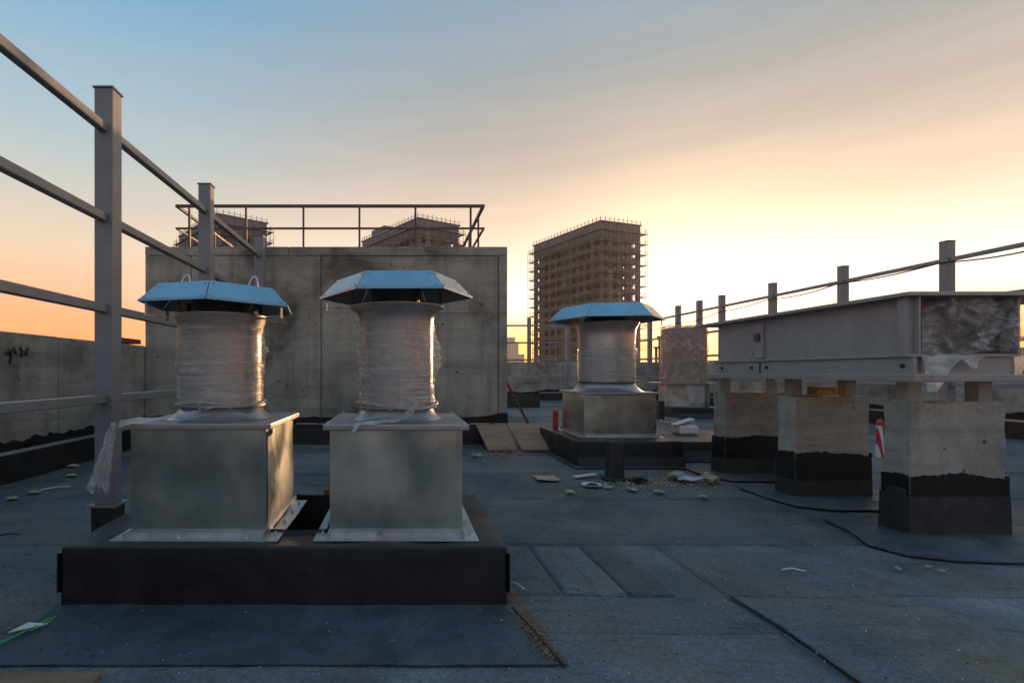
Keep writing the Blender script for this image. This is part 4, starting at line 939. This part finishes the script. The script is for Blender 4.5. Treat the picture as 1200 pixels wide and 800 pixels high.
# ------------------------------------------------------------------ towers with scaffolding
LW, WW, FH, TOP = 32.0, 14.5, 3.05, 44.0
def tower(label, slabel, loc, rotz, nfl, dz=0.0, hut=None):
    T = thing('apartment_tower', loc, label, 'building', 'unfinished apartment towers'); 
    S = thing('scaffolding', loc, slabel, 'scaffolding', 'scaffolding round the towers')
    T.rotation_euler.z = rotz; S.rotation_euler.z = rotz
    top = TOP + dz
    def add(mb, name, m, par):
        o = bpy.data.objects.new(name, mb.mesh(name, m)); col.objects.link(o); o.parent = par; return o
    z_lo = top - 4.6 - nfl * FH
    base = -46 - loc[2]
    add(MB().box(0, WW, 0, LW, base, z_lo), 'wall', BWALL, T)
    add(MB().box(0, WW, 0, LW, top - 4.6, top - 0.4), 'top_storey', BWALL, T)
    add(MB().box(-0.35, WW + .35, -0.35, LW + .35, top - 0.4, top), 'roof', BSLAB, T)
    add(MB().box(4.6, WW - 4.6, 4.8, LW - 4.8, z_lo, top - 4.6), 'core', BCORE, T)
    add(MB().box(1.0, 4.6, 9.5, LW - 4.8, z_lo, top - 4.6), 'core', BCORE, T)  # dark fill close behind the openings, so the windows read as unlit
    # openings on each face: list of (a0,a1) along the face, zs relative to the floor
    yo = [(0.9, 2.6), (4.2, 6.0), (7.4, 9.2), (10.6, 12.4), (14.2, 15.2), (17.4, 19.4), (20.8, 22.8), (24.2, 26.2), (28.0, 30.2)]
    xo = [(1.1, 2.5), (4.4, 6.0), (8.0, 9.5), (11.4, 12.8)]
    xe = [(0.6, 2.2), (4.4, 6.0), (8.0, 9.5), (11.4, 12.8)]
    yw = [(1.6, 4.0), (6.0, 7.5), (12, 14), (20, 22), (28.2, 29.6)]
    wme = {}
    for fl in range(nfl):
        z0 = z_lo + fl * FH; s0, s1 = z0 + 0.7, z0 + 2.65
        sl = add(MB().box(-0.12, WW + .12, -0.12, LW + .12, z0 - 0.14, z0 + 0.14), 'floor_slab', BSLAB, T)
        mb = MB(); t_ = 0.3; off = 0.005
        def face(ops, a_end, put):
            e = 0.0
            put(0.0, a_end, z0 + 0.14, s0); put(0.0, a_end, s1, z0 + FH - 0.14)
            for (a, b) in ops: put(e, a, s0, s1); e = b
            put(e, a_end, s0, s1)
        face(yo, LW, lambda a, b, c, d: mb.box(0, t_, a, b, c, d))
        face(xo, WW - t_, lambda a, b, c, d: mb.box(a + (t_ if a == 0 else 0), b, 0, t_, c, d))
        face(xe, WW - t_, lambda a, b, c, d: mb.box(a + (t_ if a == 0 else 0), b, LW - t_, LW, c, d))
        face(yw, LW, lambda a, b, c, d: mb.box(WW - t_, WW, a, b, c, d))
        add(mb, 'storey_wall', BWALL, T)
        for fi, ops in (('y', yo), ('x', xo)):
            for (a, b) in ops:
                key = (fi, round(b - a, 2))
                if key not in wme:
                    w_ = b - a; f = MB(); gl = MB(); hh = s1 - s0
                    if fi == 'y':
                        f.box(0.10, 0.2, 0, 0.1, 0, hh).box(0.10, 0.2, w_ - .1, w_, 0, hh).box(0.10, 0.2, .1, w_ - .1, 0, .1).box(0.10, 0.2, .1, w_ - .1, hh - .1, hh).box(0.11, 0.19, w_ * .5 - .05, w_ * .5 + .05, .1, hh - .1)
                        gl.add([(0.15, 0.1, 0.1), (0.15, w_ - .1, .1), (0.15, w_ - .1, hh - .1), (0.15, .1, hh - .1)], [(0, 1, 2, 3)])
                    else:
                        f.box(0, 0.1, 0.10, 0.2, 0, hh).box(w_ - .1, w_, 0.10, 0.2, 0, hh).box(.1, w_ - .1, 0.10, 0.2, 0, .1).box(.1, w_ - .1, 0.10, 0.2, hh - .1, hh).box(w_ * .5 - .05, w_ * .5 + .05, 0.11, 0.19, .1, hh - .1)
                        gl.add([(0.1, 0.15, 0.1), (w_ - .1, 0.15, .1), (w_ - .1, 0.15, hh - .1), (.1, 0.15, hh - .1)], [(0, 1, 2, 3)])
                    wme[key] = (f.mesh('window', WFRAME), gl.mesh('pane', GLASS))
                if random.random() < 0.12: continue
                w = bpy.data.objects.new('window', wme[key][0]); col.objects.link(w); w.parent = T
                w.location = (0, a, s0) if fi == 'y' else (a, 0, s0)
                pn = bpy.data.objects.new('pane', wme[key][1]); col.objects.link(pn); pn.parent = w
    PT_ = [m_plain('facade_tone_%d' % k, c_, 0.9, 0.15, 0.6) for k, c_ in enumerate(((0.27, 0.258, 0.24), (0.12, 0.112, 0.105), (0.20, 0.175, 0.15)))]
    for fl in range(nfl):
        z0 = z_lo + fl * FH
        e_ = [0.05] + [q for ab in yo for q in ab] + [LW - .05]
        for k in range(0, len(e_), 2):
            if random.random() < 0.42: add(MB().box(-0.03, -0.002, e_[k], e_[k + 1], z0 + 0.16, z0 + FH - 0.16), 'facade_panel', random.choice(PT_), T)
        e_ = [0.05] + [q for ab in xo for q in ab] + [WW - .05]
        for k in range(0, len(e_), 2):
            if random.random() < 0.42: add(MB().box(e_[k], e_[k + 1], -0.03, -0.002, z0 + 0.16, z0 + FH - 0.16), 'facade_panel', random.choice(PT_), T)
    # roof rail posts
    pm = MB().box(-.06, .06, -.06, .06, 0, 1.25).mesh('roof_post', SCAF)
    n = int(LW / 1.55)
    for i in range(n + 1):
        o = bpy.data.objects.new('roof_post', pm); col.objects.link(o); o.parent = T; o.location = (-0.1, LW * i / n, top)
    n = int(WW / 1.55)
    for i in range(1, n + 1):
        o = bpy.data.objects.new('roof_post', pm); col.objects.link(o); o.parent = T; o.location = (WW * i / n, -0.1, top)
    add(MB().box(-.13, -.07, 0, LW, top + .6, top + .68).box(0, WW, -.13, -.07, top + .6, top + .68), 'roof_rail', SCAF, T)
    if hut: add(MB().box(*hut, top, top + 2.6), 'roof_hut', BWALL, T)
    # scaffolding ring
    a, b = 0.45, 1.45; lv = []
    z = top - 3.0
    while z > z_lo - 0.5: lv.append(z); z -= FH / 1.0
    for z in lv:
        d_ = MB()
        d_.box(-b, -a, -b, LW + b, z, z + .10).box(WW + a, WW + b, -b, LW + b, z, z + .10).box(-a + .02, WW + a - .02, -b, -a, z, z + .10).box(-a + .02, WW + a - .02, LW + a, LW + b, z, z + .10)
        add(d_, 'deck', DECK, S)
        r_ = MB()
        for hh in (0.55, 1.1):
            for (p, q) in (((-b, -b), (-b, LW + b)), ((WW + b, -b), (WW + b, LW + b)), ((-b, -b), (WW + b, -b)), ((-b, LW + b), (WW + b, LW + b))):
                r_.bar((p[0], p[1], z + hh), (q[0], q[1], z + hh), .06, .06)
        add(r_, 'guard_rail', SCAF, S)
    um = MB().box(-.05, .05, -.05, .05, z_lo - 3, top - 1.2).mesh('upright', SCAF)
    um2 = MB().box(-.05, .05, -.05, .05, z_lo - 3, top - 2.6).mesh('upright', SCAF)
    P = []
    n = 12
    for i in range(n + 1):
        y = -b + (LW + 2 * b) * i / n
        for x in (-b, -a, WW + a, WW + b): P.append((x, y))
    n = 6
    for i in range(1, n):
        x = -b + (WW + 2 * b) * i / n
        for y in (-b, -a, LW + a, LW + b): P.append((x, y))
    for i, (x, y) in enumerate(P):
        o = bpy.data.objects.new('upright', um if i % 3 else um2); col.objects.link(o); o.parent = S; o.location = (x, y, 0)
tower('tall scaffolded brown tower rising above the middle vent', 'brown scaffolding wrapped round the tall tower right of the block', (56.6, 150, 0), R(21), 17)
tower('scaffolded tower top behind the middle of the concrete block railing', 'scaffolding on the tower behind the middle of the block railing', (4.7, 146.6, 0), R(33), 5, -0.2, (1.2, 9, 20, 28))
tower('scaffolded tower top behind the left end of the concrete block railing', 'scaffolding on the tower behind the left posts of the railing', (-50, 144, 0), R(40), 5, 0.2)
fb = thing('apartment_block', (130, 590, -46), 'pale hazy far apartment block on the horizon left of the tower', 'building')
MB().box(118, 131, 590, 606, -46, 34).obj('wall', FARB, fb); MB().box(131.05, 138, 592, 606, -46, 21).obj('lower_wing', FARB, fb); MB().box(120, 128, 593, 603, 34.02, 40).obj('roof_hut', FARB, fb)
for (px, h, lab) in ((769, 3.7, 'left thin pole on the horizon beside the middle vent'), (773, 4.9, 'right thin pole on the horizon beside the middle vent')):
    X = (px - 470) * 60 / F
    p_ = thing('chimney_pole', (X, 60, -46), lab, 'pole', None); MB().tube([(X, 60, -46), (X, 60, 0.9 + h - 1)], 0.16, 8).obj('shaft', SCAF, p_); MB().box(X - .25, X + .25, 59.8, 60.2, h - .1, h + .1).obj('head', SCAF, p_)

# ------------------------------------------------------------------ evening haze over the city
hz = MB().box(-760, 760, -760, 760, -47.5, 52).obj('haze', None)
hm = bpy.data.materials.new('evening_haze'); hm.use_nodes = True; ht_ = hm.node_tree; ht_.nodes.clear()
pv = N(ht_, 'ShaderNodeVolumePrincipled'); pv.inputs['Color'].default_value = (0.92, 0.86, 0.80, 1); pv.inputs['Density'].default_value = 0.00028; pv.inputs['Anisotropy'].default_value = 0.35
ho = N(ht_, 'ShaderNodeOutputMaterial'); L(ht_, pv.outputs[0], ho.inputs['Volume'])
hz.data.materials.append(hm); kind(hz, 'stuff'); tag(hz, 'thin warm evening haze over the city', 'haze')
